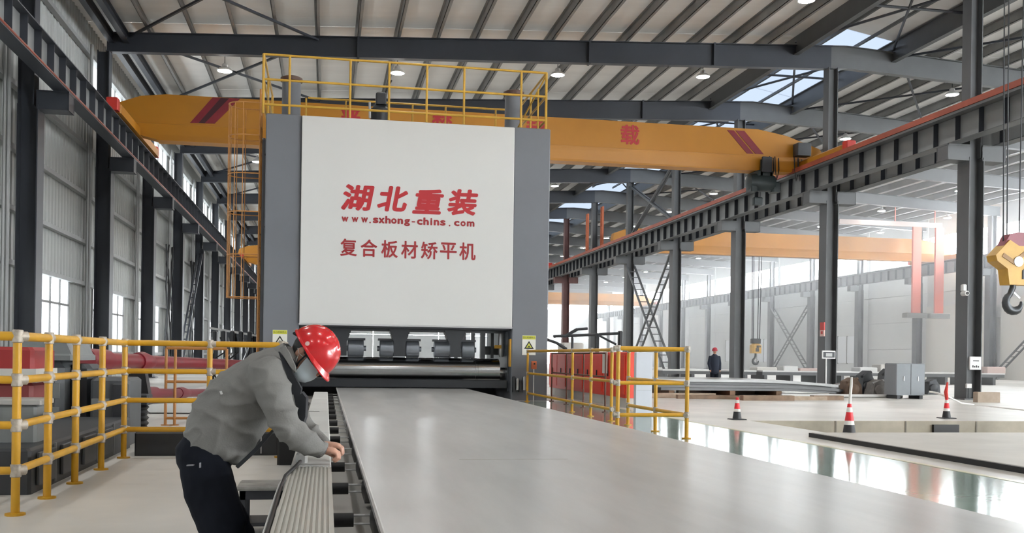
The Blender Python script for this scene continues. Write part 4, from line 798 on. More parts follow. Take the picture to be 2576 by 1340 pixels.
# white partition with doors against the far wall
for i, (k, z1, lab) in enumerate(((4, 5.0, 'left'), (3, 5.2, 'middle'), (2, 5.4, 'right'))):
    y0 = Y0 + BAY * k + 0.4; t = thing('white_partition', f'white partition panel between far wall columns, {lab} one', 'partition', (42.2, y0 + 3.6, 0), 'white partitions on the far wall'); MB().box(42.15, 42.25, y0, y0 + 7.2, 0, z1).build('panel', WHITEP, t)
    if k in (4, 3): MB().box(42.1, 42.15, y0 + 2.6, y0 + 3.6, 0, 2.3).build('door_leaf', mat('grey_door', (0.34, 0.34, 0.31), 0.5), t)
for k in (6, 8, 9):
    y0 = Y0 + BAY * k + 1.6; w = struct(bpy.data.objects.new(f'window_{nwin}', None)); COL.objects.link(w); nwin += 1
    LITW = glass_mat('low_window_pane', (0.95, 0.97, 1), 0.3) if 'low_window_pane' not in MATS else MATS['low_window_pane']
    for j in range(2): MB().box(42.42, 42.5, y0 + j * 1.55, y0 + j * 1.55 + 1.45, 0.9, 3.1).build('pane', mat('bright_pane', (0.9, 0.92, 0.95), 0.3), w)
    for j in range(3): MB().box(42.4, 42.49, y0 - 0.08 + j * 1.55, y0 + j * 1.55, 0.85, 3.15).build('mullion', FRAME, w)
# ================================================================== LEFT: DRIVE UNITS BEHIND THE RAILING
DG = mat('drive_grey', (0.075, 0.08, 0.085), 0.5, 0, 0.12, 2); LG = mat('drive_light_grey', (0.19, 0.2, 0.2), 0.5, 0, 0.1, 2); CRD = mat('shaft_red', (0.17, 0.006, 0.012), 0.4, 0, 0.15, 2)
t = thing('machine_plinth', 'dark machine bed with panel seams behind the left railing', 'machine bed', (-2.9, 9, 0)); MB().bbox(-4.4, -2.0, 7.4, 11.0, 0, 0.32, 0.02).build('bed', DARK, t)
for y in (8.0, 8.7, 9.4, 10.1): MB().box(-1.999, -1.985, y, y + 0.02, 0.02, 0.31).build('seam', LG, t)
for i, y in enumerate((7.75, 8.4, 9.1, 9.8)): MB().bbox(-1.998, -1.975, y - 0.22, y + 0.22, 0.05, 0.28, 0.004).build('side_panel', DG, t)
p = onz(400, 1150, 0)
t = thing('dark_step', 'low dark step behind the cross railing', 'step', (-1.0, 10.3, 0)); MB().bbox(-1.8, -0.45, 10.1, 10.7, 0, 0.23, 0.015).build('body', DARK, t); MB().box(-1.35, -0.9, 10.09, 10.1, 0.06, 0.16).build('recess', BLACK, t); MB().box(-0.62, -0.61, 10.085, 10.1, 0.02, 0.22).build('strip', SILV, t)
t = thing('gear_unit', 'tall grey gear unit with a stepped lid behind the left railing', 'gear unit', (-3.0, 11.7, 0)); MB().bbox(-3.22, -2.72, 11.2, 12.2, 0, 0.9, 0.08).build('body', DG, t); MB().bbox(-3.26, -2.62, 11.15, 12.25, 0.9, 0.97, 0.02).build('lid_flange', LG, t); MB().prism([(-3.22, 0.97), (-2.64, 0.97), (-2.7, 1.1), (-3.12, 1.1)], 11.2, 12.2).build('lid', LG, t)
MB().bbox(-2.76, -2.5, 11.5, 12.1, 0, 0.86, 0.05).build('side_casing', DARK, t)
for z in (0.25, 0.5): MB().box(-3.0, -2.75, 11.18, 11.2, z, z + 0.16).build('cover_panel', LG, t)
t = thing('motor_cabinet', 'dark grey cabinet beside the gear unit near the railing corner', 'cabinet', (-2.3, 11.4, 0)); MB().bbox(-2.45, -2.05, 11.2, 11.9, 0, 0.72, 0.03).build('body', DG, t); MB().box(-2.43, -2.25, 11.17, 11.2, 0.44, 0.5).build('ledge', LG, t); MB().bbox(-2.22, -2.06, 11.16, 11.2, 0.1, 0.66, 0.01).build('door', DARK, t)
t = thing('light_box', 'small light grey box with a flat lid on the machine bed', 'box', (-2.4, 8.0, 0.32)); MB().bbox(-2.42, -2.1, 7.9, 8.2, 0.32, 0.60, 0.02).build('body', LG, t); MB().bbox(-2.45, -2.06, 7.87, 8.23, 0.60, 0.64, 0.01).build('lid', mat('pale_lid', (0.35, 0.34, 0.32), 0.5), t)
t = thing('red_motor', 'red motor housing at the left edge behind the railing', 'motor', (-2.9, 9.6, 0.32)); MB().bbox(-3.2, -2.5, 9.3, 10.0, 0.84, 1.03, 0.03).build('upper_housing', mat('motor_red', (0.3, 0.015, 0.015), 0.45), t); MB().bbox(-3.2, -2.52, 9.35, 9.95, 0.32, 0.72, 0.03).build('lower_housing', mat('dull_red', (0.2, 0.03, 0.028), 0.5), t); MB().box(-3.25, -2.48, 9.3, 10.0, 0.72, 0.84).build('pale_band', CBASE, t)
# red cardan shafts
def cardan(pa, Da, pb, Db, r, label, m):
    A = onD(*pa, Da); B = onD(*pb, Db); d = (B - A); t = thing('cardan_shaft', label, 'shaft', A, 'cardan shafts')
    MB().tube([A, A + d * 0.07], r * 1.5, 20).build('flange', m, t); MB().tube([A + d * 0.07, A + d * 0.2], r * 1.1, 20).build('hub', m, t); MB().tube([A + d * 0.2, A + d * 0.22, A + d * 0.26], [r * 1.3, r * 1.5, r * 1.0], 20).build('yoke', m, t); MB().tube([A + d * 0.24, B], r, 20).build('tube', m, t); MB().tube([A + d * 0.97, B], r * 1.25, 20).build('end_flange', m, t)
cardan((212, 905), 12.3, (640, 918), 22.2, 0.098, 'thick upper red cardan shaft running to the machine', CRD)
cardan((352, 990), 12.3, (660, 985), 22.2, 0.06, 'thin lower dark red cardan shaft running to the machine', mat('shaft_dark_red', (0.14, 0.012, 0.02), 0.45))
p = onz(345, 1090, 0)
t = thing('bellows_stand', 'black ribbed bellows unit behind the cross railing', 'machine part', (-1.95, 12.0, 0)); q = onD(347, 1040, 11.6)
for i in range(6): MB().lathe([(0.1, 0.02 + i * 0.062), (0.125, 0.05 + i * 0.062), (0.1, 0.08 + i * 0.062)], (q.x, q.y, 0), 18).build('bellows_fold', BLACK, t)
MB().bbox(q.x - 0.14, q.x + 0.14, q.y - 0.14, q.y + 0.14, 0.39, 0.52, 0.02).build('flange', DARK, t); MB().prism([(q.x - 0.13, 0.52), (q.x + 0.13, 0.52), (q.x + 0.08, 0.8), (q.x - 0.08, 0.8)], q.y - 0.1, q.y + 0.1).build('bracket', BLACK, t)
for i, (x0, x1, y0, y1, z, lab) in enumerate(((-4.2, -1.9, 17.0, 20.6, 0.02, 'lower'), (-4.0, -2.1, 17.2, 20.2, 0.2, 'upper'))):
    o = MB().prism([(x0, z), (x1, z), (x1 - 0.2, z + 0.16), (x0 + 0.3, z + 0.1)], y0, y1).build('pale_sheet', mat('pale_sheet', (0.6, 0.6, 0.58), 0.4, 0.1, 0.1, 1)); tag(o, f'{lab} pale metal sheet on the floor behind the shafts', 'metal sheet', 'pale sheets behind the shafts')
# dark equipment between the left columns and the machine
t = thing('cable_trolley', 'dark cable trolley with tubes and hoses left of the machine', 'trolley', (-2.6, 24.5, 0))
q = ony(590, 838, 24.5); MB().bar((q.x - 0.6, 24.5, q.z + 0.12), (q.x + 0.6, 24.5, q.z - 0.06), 0.05, 0.05).build('boom', SILV, t)
for i in range(5): MB().bbox(q.x - 0.5 + i * 0.2, q.x - 0.4 + i * 0.2, 24.4, 24.7, q.z - 0.25 + 0.03 * (i % 2), q.z + 0.05, 0.02).build('clamp_block', DARK, t)
for dx in (-0.5, 0.0, 0.45): MB().tube([(q.x + dx, 24.6, 0), (q.x + dx, 24.6, q.z)], 0.04, 8).build('leg', DARK, t)
random.seed(9)
for i in range(6):
    x = q.x - 0.5 + i * 0.18; pts = [(x, 24.5, q.z - 0.1), (x + random.uniform(-0.1, 0.15), 24.4, q.z - 0.45), (x + random.uniform(-0.25, 0.25), 24.35, q.z - 0.7), (x + random.uniform(-0.1, 0.3), 24.4, 0.03)]
    MB().tube(pts, 0.022, 6).build('hose', BLACK if i % 2 else SILV, t)
random.seed(21)
for k, n in ((3, 6), (4, 4)):
    yb = Y0 + BAY * k - 0.6; t = thing('hanging_cables', f'tangle of black cables hanging by the {ORD[k]} left column', 'cables', (XL + 0.3, yb, 0), 'cable tangles on the left columns')
    for i in range(n):
        y = yb - 1.2 + i * 0.35; pts = [(XL - 0.25 + random.uniform(-.08, .08), y + random.uniform(-.2, .2), z) for z in (5.9, 5.0, 4.0, 3.0, 2.0, 1.0, 0.02)]
        MB().tube(pts, 0.035, 6).build('cable_strand', BLACK if i % 2 else DARK, t)
for (k, ) in ((4, ),):
    lattice(XL + 0.05, Y0 + k * BAY - 0.3, Y0 + (k - 1) * BAY + 0.3, 6.4, 0.2, 'dark diagonal brace between the left wall columns', 0.2, STEEL)

# dark boom frame standing behind the red cabinets
t = thing('boom_frame', 'dark tubular boom frame behind the red cabinets', 'boom frame', (8.0, 30.6, 0)); DY = 30.6
def dp(x, y): return ony(x, y, DY)
for a, c, r in (((1392, 846), (1558, 838), 0.045), ((1360, 848), (1400, 862), 0.05), ((1400, 862), (1425, 878), 0.05), ((1500, 840), (1550, 866), 0.035), ((1420, 846), (1452, 828), 0.05), ((1452, 828), (1478, 826), 0.04)): MB().tube([dp(*a), dp(*c)], r, 8).build('boom_tube', DARK, t)
for x, y in ((1440, 846), (1505, 842), (1558, 838)):
    p = dp(x, y); MB().tube([p, (p.x, p.y, 0)], 0.04, 8).build('upright', DARK, t)
p = dp(1560, 852); MB().bbox(p.x - 0.06, p.x + 0.06, DY - 0.1, DY + 0.1, p.z - 0.25, p.z + 0.25, 0.02).build('end_block', BLACK, t)
for i, (px, w, h) in enumerate(((1462, 0.7, 1.5), (1500, 0.5, 1.25))):
    p = dp(px, 880); o = MB().bbox(p.x - w / 2, p.x + w / 2, 31.6, 32.4, 0, h, 0.04).build('pale_machine_cover', CBASE); tag(o, f'pale machine cover behind the boom frame, {["left", "right"][i]} one', 'machine cover', 'pale covers behind the boom')
# ================================================================== METRES
# the hall above is laid out in a unit of 1.28 m (camera height 1); convert camera and hall alike to metres
UNIT = 1.28
bpy.context.view_layer.update()
for o in list(COL.objects):
    if o.parent is None:
        o.location = Vector(o.location) * UNIT
        if o.type != 'CAMERA': o.scale = Vector(o.scale) * UNIT
CAM = CAM * UNIT
# ================================================================== THE WORKER
from mathutils import noise as mnoise
def ring(c, u, v, ru, rv, n=20): return [c + u * (ru * math.cos(2 * math.pi * k / n)) + v * (rv * math.sin(2 * math.pi * k / n)) for k in range(n)]
def loft(b, rings):
    n = len(rings[0]); m = len(rings); vs = [p for r in rings for p in r]
    vs += [sum(rings[0], Vector()) / n, sum(rings[-1], Vector()) / n]; fs = []
    for i in range(m - 1):
        for k in range(n): k2 = (k + 1) % n; fs.append((i * n + k, i * n + k2, (i + 1) * n + k2, (i + 1) * n + k))
    for k in range(n): k2 = (k + 1) % n; fs.append((m * n, k2, k)); fs.append((m * n + 1, (m - 1) * n + k, (m - 1) * n + k2))
    b.add(vs, fs); return b
def limb(b, pts, rad, lat=None, wax=fwd, n=16, cap=True):
    """loft along joint points; rad is the in-plane radius, lat the radius along wax; ends are rounded"""
    P = [Vector(p) for p in pts]; lat = lat or rad; R = []; m = len(P)
    rows = []
    for i in range(m):
        t = (P[min(i + 1, m - 1)] - P[max(i - 1, 0)]).normalized(); w = (wax - t * wax.dot(t))
        w = w.normalized() if w.length > 0.2 else t.orthogonal().normalized(); nrm = t.cross(w).normalized(); rows.append((P[i], t, w, nrm))
    p, t, w, nr = rows[0]
    if cap:
        for f, s in ((0.6, 0.55), (0.3, 0.85)): R.append(ring(p - t * (rad[0] * f), nr, w, rad[0] * s, lat[0] * s, n))
    for i, (p, t, w, nr) in enumerate(rows): R.append(ring(p, nr, w, rad[i], lat[i], n))
    p, t, w, nr = rows[-1]
    if cap:
        for f, s in ((0.3, 0.85), (0.6, 0.55)): R.append(ring(p + t * (rad[-1] * f), nr, w, rad[-1] * s, lat[-1] * s, n))
    return loft(b, R)
def remesh(b, voxel, it=4, name='m', m=None, folds=None, flat=False):
    me = b.mesh(name); o = bpy.data.objects.new('tmp', me); COL.objects.link(o)
    r = o.modifiers.new('r', 'REMESH'); r.mode = 'VOXEL'; r.voxel_size = voxel
    if it: s = o.modifiers.new('s', 'SMOOTH'); s.iterations = it; s.factor = 0.5
    dg = bpy.context.evaluated_depsgraph_get(); out = bpy.data.meshes.new_from_object(o.evaluated_get(dg)); bpy.data.objects.remove(o); bpy.data.meshes.remove(me)
    if folds:
        new = [v.co + v.normal * folds(v.co) for v in out.vertices]
        out.vertices.foreach_set('co', [c for p in new for c in p]); out.update()
    out.materials.clear()
    if m: out.materials.append(m)
    out.polygons.foreach_set('use_smooth', [True] * len(out.polygons)); out.name = name; return out
SKIN = mat('skin', (0.50, 0.27, 0.19), 0.55, 0, 0.08, 12); JACK = mat('grey_jacket_cloth', (0.20, 0.195, 0.185), 0.85, 0, 0.07, 5, 0.15, 120, spec=0.2)
TROU = mat('navy_trouser_cloth', (0.010, 0.012, 0.018), 0.9, 0, 0.15, 6, spec=0.15); HAIR = mat('black_hair', (0.012, 0.010, 0.009), 0.6, 0, 0.3, 60); LIN = mat('dark_lining', (0.018, 0.02, 0.024), 0.8)
DM = 5.05
def B(x, y, D=DM): return onD(x, y, D)
man = thing('person', 'worker in a grey jacket and red helmet bending over the roller table', 'person', (-0.62, 5.2, 0))
tors = [(526, 1133, 66, .175), (545, 1100, 84, .19), (567, 1067, 92, .2), (600, 1021, 92, .208), (636, 981, 84, .212), (674, 946, 70, .205), (708, 920, 52, .15), (734, 902, 36, .085)]
slR = [(668, 938, 4.90, .098), (686, 973, 4.86, .086), (703, 1028, 4.83, .079), (724, 1078, 4.83, .072), (758, 1106, 4.87, .064), (790, 1121, 4.91, .054), (806, 1130, 4.94, .045)]
slL = [(690, 938, 5.22, .095), (708, 973, 5.28, .084), (728, 1025, 5.30, .076), (752, 1068, 5.28, .07), (780, 1095, 5.24, .06), (806, 1110, 5.19, .048), (816, 1117, 5.16, .042)]
legR = [(514, 1150, 4.96, .12, .11), (518, 1190, 4.95, .125, .11), (530, 1240, 4.94, .122, .105), (548, 1290, 4.93, .12, .1), (566, 1335, 4.93, .118, .095)]
legL = [(520, 1150, 5.16, .12, .11), (526, 1190, 5.17, .12, .11), (540, 1240, 5.19, .115, .105), (560, 1290, 5.2, .11, .1), (582, 1325, 5.21, .105, .095)]
def s2m(px, D=DM): return px * D / F
fd = (rgt * 0.58 - upv * 0.81).normalized(); ud = (rgt * 0.81 + upv * 0.58).normalized(); hd_w = fwd
hd_turn = Matrix.Rotation(math.radians(-12), 3, ud); fd = hd_turn @ fd; hd_w = hd_turn @ hd_w
HC = B(779, 889, 5.06)
def H(a, b, c): return HC + ud * a + fd * b + hd_w * c
head_rings = [(-.132, .045, .018, .02), (-.122, .043, .036, .036), (-.10, .034, .058, .052), (-.065, .018, .08, .064), (-.03, .006, .093, .071), (.01, 0, .1, .075), (.05, -.004, .101, .077), (.085, -.008, .092, .071), (.11, -.01, .07, .056), (.126, -.01, .035, .03)]
knR, knL = B(574, 1350, 4.93), B(594, 1338, 5.21)
anR, anL = B(548, 1490, 4.93), B(580, 1478, 5.22)
anR.z = anL.z = 0.1
back = -rgt
def body():
    b = MB()
    limb(b, [B(x, y) for x, y, h, l in tors[:7]], [s2m(h) * 0.78 for x, y, h, l in tors[:7]], [l * 0.8 for x, y, h, l in tors[:7]])
    limb(b, [B(706, 915), B(738, 902), H(-.06, -.035, 0)], [.062, .056, .054], [.06, .056, .054])
    loft(b, [ring(H(a, c, 0), fd, hd_w, hb, hc, 24) for a, c, hb, hc in head_rings])
    limb(b, [H(.015, .095, 0), H(-.025, .112, 0), H(-.045, .1, 0)], [.009, .014, .012], [.009, .016, .016], hd_w)
    for s in (-1, 1):
        loft(b, [ring(H(-.02, -.012, s * c), ud, fd, r, r * .55, 14) for c, r in ((.062, .03), (.076, .033), (.084, .026))])
        limb(b, [H(.03, .088, s * .03), H(.03, .09, s * .05)], [.01, .008], None, ud)
    for sl in (slR, slL): limb(b, [B(x, y, D) for x, y, D, r in sl], [r * 0.66 for *_, r in sl], None)
    for lg, kn, an in ((legR, knR, anR), (legL, knL, anL)):
        limb(b, [B(x, y, D) for x, y, D, r, l in lg] + [kn], [r * .7 for *_, r, l in lg] + [.062], None)
        limb(b, [kn, (kn + an) / 2, an], [.06, .055, .04], None)
        limb(b, [an + upv * -0.04 + rgt * -0.03, an + upv * -0.05 + rgt * 0.15], [.042, .03], None)
    # hands
    for (wx, wy, D, s) in ((808, 1132, 4.95, 1), (818, 1119, 5.15, -1)):
        W = B(wx, wy, D); q = D / F
        def hp(x, y, c): return W + CR * (x * q) - CU * (y * q) + fwd * c
        limb(b, [hp(-6, -3, 0), hp(4, 0, 0), hp(20, 1, 0), hp(34, 2, 0)], [.022, .021, .019, .015], [.027, .03, .04, .042])
        for i, (c, L) in enumerate(((.033, .93), (.011, 1.05), (-.012, 1.0), (-.034, .82))):
            c = c * s
            limb(b, [hp(30, 2, c), hp(30 + 13 * L, 7, c * .97), hp(31 + 14 * L, 20 * L, c * .92), hp(24 + 9 * L, 28 * L, c * .88)], [.0105, .0098, .009, .0078], None, fwd, 10)
        limb(b, [hp(8, 4, .026 * s), hp(20, 12, .047 * s), hp(31, 18, .045 * s), hp(38, 23, .035 * s)], [.014, .0125, .011, .009], None, fwd, 10)
    return b
o = link('body', remesh(body(), 0.0052, 3, 'body', SKIN), man)
def jf(p):
    q = Vector((p.x * 7 + p.z * 5, p.y * 3, p.z * 11 - p.x * 6)); q2 = Vector((p.x * 20, p.y * 10, p.z * 24))
    a = 1 - abs(mnoise.noise(q)) * 2; return 0.014 * (max(0.0, a) ** 2 - 0.35) + 0.004 * mnoise.noise(q2)
b = MB(); limb(b, [B(x, y) for x, y, h, l in tors], [s2m(h) for x, y, h, l in tors], [l for x, y, h, l in tors], n=28)
for sl in (slR, slL): limb(b, [B(x, y, D) for x, y, D, r in sl], [r for *_, r in sl], None)
# loose belly of the jacket sagging to the hem
limb(b, [B(556, 1108), B(585, 1128), B(600, 1148)], [.12, .1, .06], [.17, .16, .13])
jk = link('jacket', remesh(b, 0.0085, 5, 'jacket', JACK, jf), man); jk['label'] = 'grey work jacket'
def pf(p):
    q = Vector((p.x * 9, p.y * 5, p.z * 8)); return 0.006 * mnoise.noise(q) + 0.003 * mnoise.noise(q * 3)
b = MB(); limb(b, [B(530, 1112), B(518, 1140), B(516, 1165)], [.13, .15, .13], [.17, .195, .19], n=24)
for lg, kn, an in ((legR, knR, anR), (legL, knL, anL)):
    limb(b, [B(x, y, D) for x, y, D, r, l in lg] + [kn], [r for *_, r, l in lg] + [.092], [l for *_, l in lg] + [.085]); limb(b, [kn, (kn + an) / 2, an], [.1, .088, .078], None)
tr = link('trousers', remesh(b, 0.010, 4, 'trousers', TROU, pf), man); tr['label'] = 'dark navy work trousers'
for an in (anR, anL):
    b = MB(); limb(b, [an + upv * -0.045 + rgt * -0.04, an + upv * -0.048 + rgt * 0.06, an + upv * -0.055 + rgt * 0.17], [.055, .052, .04], [.048, .05, .042]); link('shoe', remesh(b, 0.01, 3, 'shoe', BLACK), man)
# pocket tab and label on the trousers, white tag at the waist
def pxprism(pts, D, d, nm, m, parent=man):
    P = [onD(x, y, D) for x, y in pts]; n = len(P); vs = P + [p + fwd * d for p in P]
    return MB().add(vs, [tuple(range(n)), tuple(range(2 * n - 1, n - 1, -1))] + [(i, n + i, n + (i + 1) % n, (i + 1) % n) for i in range(n)]).build(nm, m, parent)
# collar: a grey standing collar and the dark facing that hangs open
def collar(cx, cy, r_in, r_out, lat, h0, h1, nm, m, gap=0.0, lean=0.0):
    """open tube round the neck axis"""
    ax = (B(765, 885) - B(700, 925)).normalized(); w = fwd; nr = ax.cross(w).normalized(); C = B(cx, cy); b = MB(); n = 28; vs = []; fs = []
    rows = ((h0, r_in * 1.06, 0), (h1, r_in, lean), (h1, r_in - 0.012, lean), (h0, r_in * 1.06 - 0.012, 0))
    for (h, r, l) in rows:
        for k in range(n):
            a = 2 * math.pi * k / n; vs.append(C + ax * h + nr * (r * math.cos(a)) + w * (r * lat * math.sin(a)))
    for j in range(4):
        for k in range(n): k2 = (k + 1) % n; fs.append((j * n + k, j * n + k2, ((j + 1) % 4) * n + k2, ((j + 1) % 4) * n + k))
    b.smooth = True; return b.add(vs, fs).build(nm, m, man)
collar(722, 908, 0.088, 0.1, 1.05, -0.03, 0.036, 'collar', JACK); collar(724, 907, 0.078, 0.09, 1.02, -0.03, 0.042, 'collar_lining', LIN)
pxprism([(700, 884), (716, 902), (736, 938), (758, 977), (755, 991), (735, 992), (727, 961), (714, 925)], 4.90, 0.03, 'collar_facing', LIN)
pxprism([(704, 874), (716, 868), (728, 888), (742, 920), (744, 936), (730, 922), (712, 894)], 4.895, 0.02, 'collar_flap', JACK)
pxprism([(738, 992), (758, 985), (770, 1000), (768, 1048), (760, 1072), (750, 1050)], 5.0, 0.06, 'open_front', LIN)
pxprism([(645, 1122), (684, 1080), (688, 1084), (650, 1130), (598, 1178), (592, 1172)], 4.9, 0.02, 'zip_edge', LIN)
pxprism([(461, 1086), (470, 1078), (474, 1096), (462, 1100)], 5.02, 0.03, 'waist_tag', WHITE)
pxprism([(469, 1169), (486, 1168), (486, 1171), (469, 1172)], 4.815, 0.02, 'pocket_tab', mat('tab_grey', (0.25, 0.25, 0.27), 0.6)); pxprism([(501, 1164), (503, 1164), (503, 1176), (501, 1176)], 4.815, 0.02, 'pocket_tab', mat('tab_grey', (0.2, 0.2, 0.2)))
pxprism([(552, 984), (555, 983), (558, 991), (555, 992)], 4.83, 0.02, 'reflective_tab', WHITE)
cfp = [B(x, y, D) for x, y, D, r in slR][-3:]
b = MB(); limb(b, [cfp[1] + (cfp[2] - cfp[1]) * 0.55, cfp[2] + (cfp[2] - cfp[1]) * 0.12], [.047, .044], None, cap=False); b.build('cuff', mat('cuff_knit', (0.11, 0.105, 0.1), 0.9, 0, 0.2, 60), man)
# hair, mask, helmet
def shell(rows, a0, a1, off, nm, m, th=0.004, n=20):
    b = MB(); vs = []; fs = []; R = []
    def interp(a):
        for (x, y) in zip(head_rings, head_rings[1:]):
            if x[0] <= a <= y[0]:
                t = (a - x[0]) / (y[0] - x[0]); return [x[i] + (y[i] - x[i]) * t for i in range(4)]
        return head_rings[-1]
    for o_ in (off, off - th):
        for a, extra in rows:
            _, cb, hb, hc = interp(a)
            for k in range(n + 1):
                an = math.radians(a0 + (a1 - a0) * k / n); vs.append(H(a, cb + (hb + o_ + extra) * math.cos(an), (hc + o_ + extra * .6) * math.sin(an)))
    m_ = len(rows); w = n + 1
    for L in range(2):
        for i in range(m_ - 1):
            for k in range(n): q = L * m_ * w + i * w + k; fs.append((q, q + 1, q + w + 1, q + w))
    for i in range(m_ - 1):
        for k in (0, n): q = i * w + k; fs.append((q, q + w, q + w + m_ * w, q + m_ * w))
    for k in range(n):
        for i in (0, m_ - 1): q = i * w + k; fs.append((q, q + 1, q + 1 + m_ * w, q + m_ * w))
    b.smooth = True; return b.add(vs, fs).build(nm, m, man)
shell([(-.075, -.002), (-.05, .002), (-.02, .004), (.02, .005), (.06, .005), (.09, .004)], 100, 260, .006, 'hair', HAIR)
for s in (1, -1): shell([(-.01, .0), (.02, .001), (.05, .001)], 62 * s, 102 * s, .004, 'sideburn', HAIR, n=6)
MASK = mat('surgical_mask', (0.62, 0.70, 0.74), 0.75, 0, 0.06, 10)
mk = shell([(-.131, .004), (-.118, .008), (-.1, .012), (-.08, .016), (-.06, .018), (-.04, .016), (-.02, .010), (-.008, .004)], -72, 72, .006, 'face_mask', MASK, .003)
for s in (1, -1):
    for a in (-.02, -.1): MB().tube([H(a, .03 if a > -.05 else .035, s * .072 if a > -.05 else s * .058), H(-.03, -.005, s * .082), H(-.02, -.03, s * .084)], .0022, 6).build('mask_strap', WHITE, man)
# helmet: dome, brim, peak, headband
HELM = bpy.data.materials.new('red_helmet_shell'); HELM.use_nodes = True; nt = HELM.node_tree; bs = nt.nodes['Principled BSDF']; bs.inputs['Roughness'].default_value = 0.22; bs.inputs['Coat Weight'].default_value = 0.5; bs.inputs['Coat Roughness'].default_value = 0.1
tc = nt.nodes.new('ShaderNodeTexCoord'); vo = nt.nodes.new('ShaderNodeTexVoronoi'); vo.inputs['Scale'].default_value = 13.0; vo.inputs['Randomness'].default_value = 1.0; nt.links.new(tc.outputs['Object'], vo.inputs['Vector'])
rp = nt.nodes.new('ShaderNodeValToRGB'); rp.color_ramp.interpolation = 'LINEAR'; rp.color_ramp.elements[0].position = 0.13; rp.color_ramp.elements[0].color = (0.75, 0.5, 0.46, 1); rp.color_ramp.elements[1].position = 0.17; rp.color_ramp.elements[1].color = (0.58, 0.008, 0.012, 1)  # pale spots scattered over the red by cell distance
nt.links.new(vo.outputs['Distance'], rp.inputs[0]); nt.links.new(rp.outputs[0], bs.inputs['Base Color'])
HB = 0.022
def hel(th, ph, f=1.0, dz=0.0):
    r = math.cos(ph); return H(HB + dz + 0.133 * f * math.sin(ph), 0.002 + 0.138 * f * r * math.cos(th), 0.112 * f * r * math.sin(th))
b = MB(); n = 40; rows = 12; vs = []; fs = []
for f in (1.0, 0.965):
    for i in range(rows):
        ph = (math.pi / 2) * (i / rows) ** 0.95
        for k in range(n):
            th = 2 * math.pi * k / n; p = hel(th, ph, f)
            # three raised ridges along the crown
            c = 0.112 * math.cos(ph) * math.sin(th)
            if f == 1.0 and abs(c) < 0.045 and ph > 0.5: p = p + ud * (0.006 if abs(c) < 0.012 or 0.03 < abs(c) else 0.0)
            vs.append(p)
    vs.append(H(HB + 0.133 * f + (0.005 if f == 1 else 0), 0.002, 0))
N1 = rows * n + 1
for L in range(2):
    o_ = L * N1
    for i in range(rows - 1):
        for k in range(n): k2 = (k + 1) % n; fs.append((o_ + i * n + k, o_ + i * n + k2, o_ + (i + 1) * n + k2, o_ + (i + 1) * n + k))
    for k in range(n): fs.append((o_ + (rows - 1) * n + k, o_ + (rows - 1) * n + (k + 1) % n, o_ + rows * n))
for k in range(n): k2 = (k + 1) % n; fs.append((k, k2, N1 + k2, N1 + k))
b.smooth = True; b.add(vs, fs); he = b.build('helmet', HELM, man); he['label'] = 'red safety helmet with white spots'
b = MB(); vs = []; fs = []
for k in range(n):
    th = 2 * math.pi * k / n; ext = 1.05 + 0.2 * max(0, math.cos(th)) ** 2
    for (f, dz) in ((0.98, 0.004), (ext, -0.006 - 0.012 * max(0, math.cos(th))), (ext, -0.012 - 0.012 * max(0, math.cos(th))), (0.98, -0.004)): vs.append(hel(th, 0.0, f, dz))
for k in range(n):
    k2 = (k + 1) % n
    for j in range(4): fs.append((k * 4 + j, k * 4 + (j + 1) % 4, k2 * 4 + (j + 1) % 4, k2 * 4 + j))
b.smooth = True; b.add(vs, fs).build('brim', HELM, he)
shell([(.0, .006), (.02, .007), (.045, .007)], 0, 359, .005, 'headband', LIN, n=30)
MB().tube([H(.03, -.1, .05), H(-.005, -.125, .03), H(-.005, -.125, -.03), H(.03, -.1, -.05)], .008, 8).build('nape_strap', LIN, man)
for s in (1, -1): MB().tube([H(.02, .02, s * .085), H(-.05, .028, s * .076), H(-.115, .04, s * .04), H(-.14, .045, 0)], .0045, 6).build('chin_strap', LIN, man)
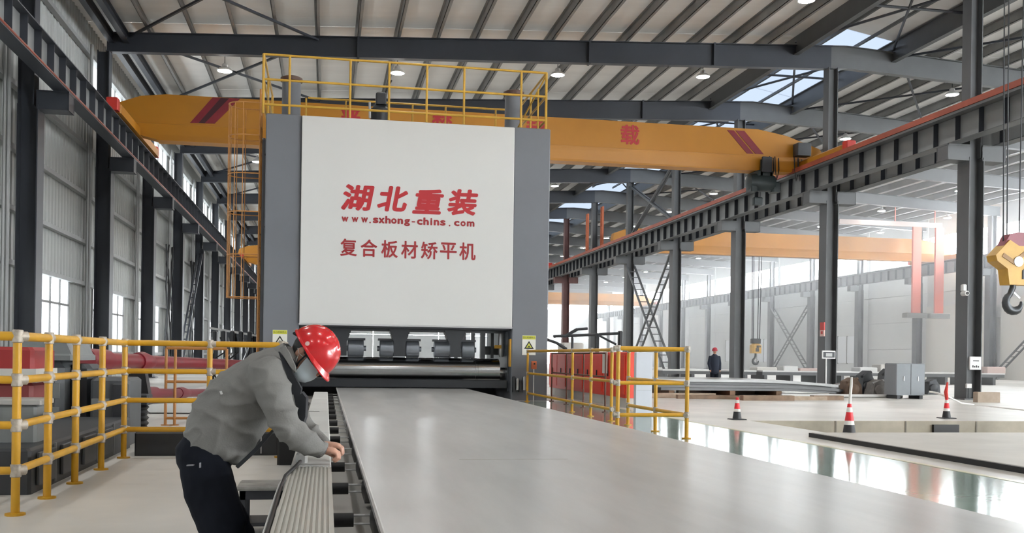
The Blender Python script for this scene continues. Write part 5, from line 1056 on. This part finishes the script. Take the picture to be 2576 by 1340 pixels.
# ------------------------------------------------------------------ the distant worker
q = onD(1797, 943, 44.0); q.z = 0
t = thing('person', 'distant person in a dark navy coat and red helmet standing in the far hall', 'person', (q.x, q.y, 0))
def Q(x, y, z): return q + Vector((x, y, z))
b = MB(); X1 = Vector((1, 0, 0))
for s in (-1, 1): limb(b, [Q(s * .1, 0, .05), Q(s * .1, 0, .48), Q(s * .1, 0, .9)], [.05, .065, .09], None); limb(b, [Q(s * .1, -.12, .04), Q(s * .1, .06, .05)], [.04, .045], None, X1); limb(b, [Q(s * .19, 0, 1.42), Q(s * .25, .02, 1.12), Q(s * .22, -.08, .86)], [.06, .05, .04], None); limb(b, [Q(s * .22, -.09, .82), Q(s * .21, -.11, .74)], [.035, .02], None)
limb(b, [Q(0, 0, .9), Q(0, 0, 1.15), Q(0, 0, 1.42), Q(0, 0, 1.5)], [.12, .125, .13, .07], [.17, .17, .2, .08], X1); limb(b, [Q(0, 0, 1.5), Q(0, -.02, 1.57)], [.055, .055], None); limb(b, [Q(0, -.02, 1.58), Q(0, -.02, 1.66), Q(0, -.02, 1.74)], [.07, .09, .07], [.06, .075, .06], X1); limb(b, [Q(0, -.1, 1.64), Q(0, -.12, 1.62)], [.012, .012], None)
link('body', remesh(b, 0.018, 3, 'body', SKIN), t)
b = MB(); limb(b, [Q(0, 0, .75), Q(0, 0, .95), Q(0, 0, 1.2), Q(0, 0, 1.42), Q(0, 0, 1.52)], [.16, .155, .15, .15, .08], [.21, .2, .2, .22, .09], X1)
for s in (-1, 1): limb(b, [Q(s * .2, 0, 1.42), Q(s * .26, .02, 1.12), Q(s * .23, -.08, .86)], [.075, .065, .055], None)
link('coat', remesh(b, 0.02, 3, 'coat', mat('navy_coat', (0.012, 0.018, 0.035), 0.8)), t)
b = MB()
for s in (-1, 1): limb(b, [Q(s * .1, 0, .08), Q(s * .1, 0, .48), Q(s * .09, 0, .88)], [.07, .085, .11], None)
link('trousers', remesh(b, 0.02, 3, 'trousers', TROU), t)
MB().lathe([(0.14, 1.68), (0.125, 1.69), (0.12, 1.75), (0.09, 1.81), (0.03, 1.84)], (q.x, q.y - 0.02, 0), 20).build('helmet', mat('dull_helmet_red', (0.4, 0.03, 0.05), 0.4), t)
# ------------------------------------------------------------------ dusty haze in the far hall
HZ = bpy.data.materials.new('dusty_haze'); HZ.use_nodes = True; nt = HZ.node_tree; nt.nodes.remove(nt.nodes['Principled BSDF'])
vs_ = nt.nodes.new('ShaderNodeVolumeScatter'); vs_.inputs['Color'].default_value = (0.97, 0.98, 1.0, 1); vs_.inputs['Density'].default_value = 0.009; vs_.inputs['Anisotropy'].default_value = 0.35
nt.links.new(vs_.outputs[0], nt.nodes['Material Output'].inputs['Volume'])
hz = MB().box((XR + 1.5) * UNIT, 40.2 * UNIT, 30 * UNIT, 150 * UNIT, 0.05 * UNIT, 10.2 * UNIT).build('haze', HZ); tag(hz, 'pale dusty haze hanging in the far hall', 'haze'); stuff(hz)
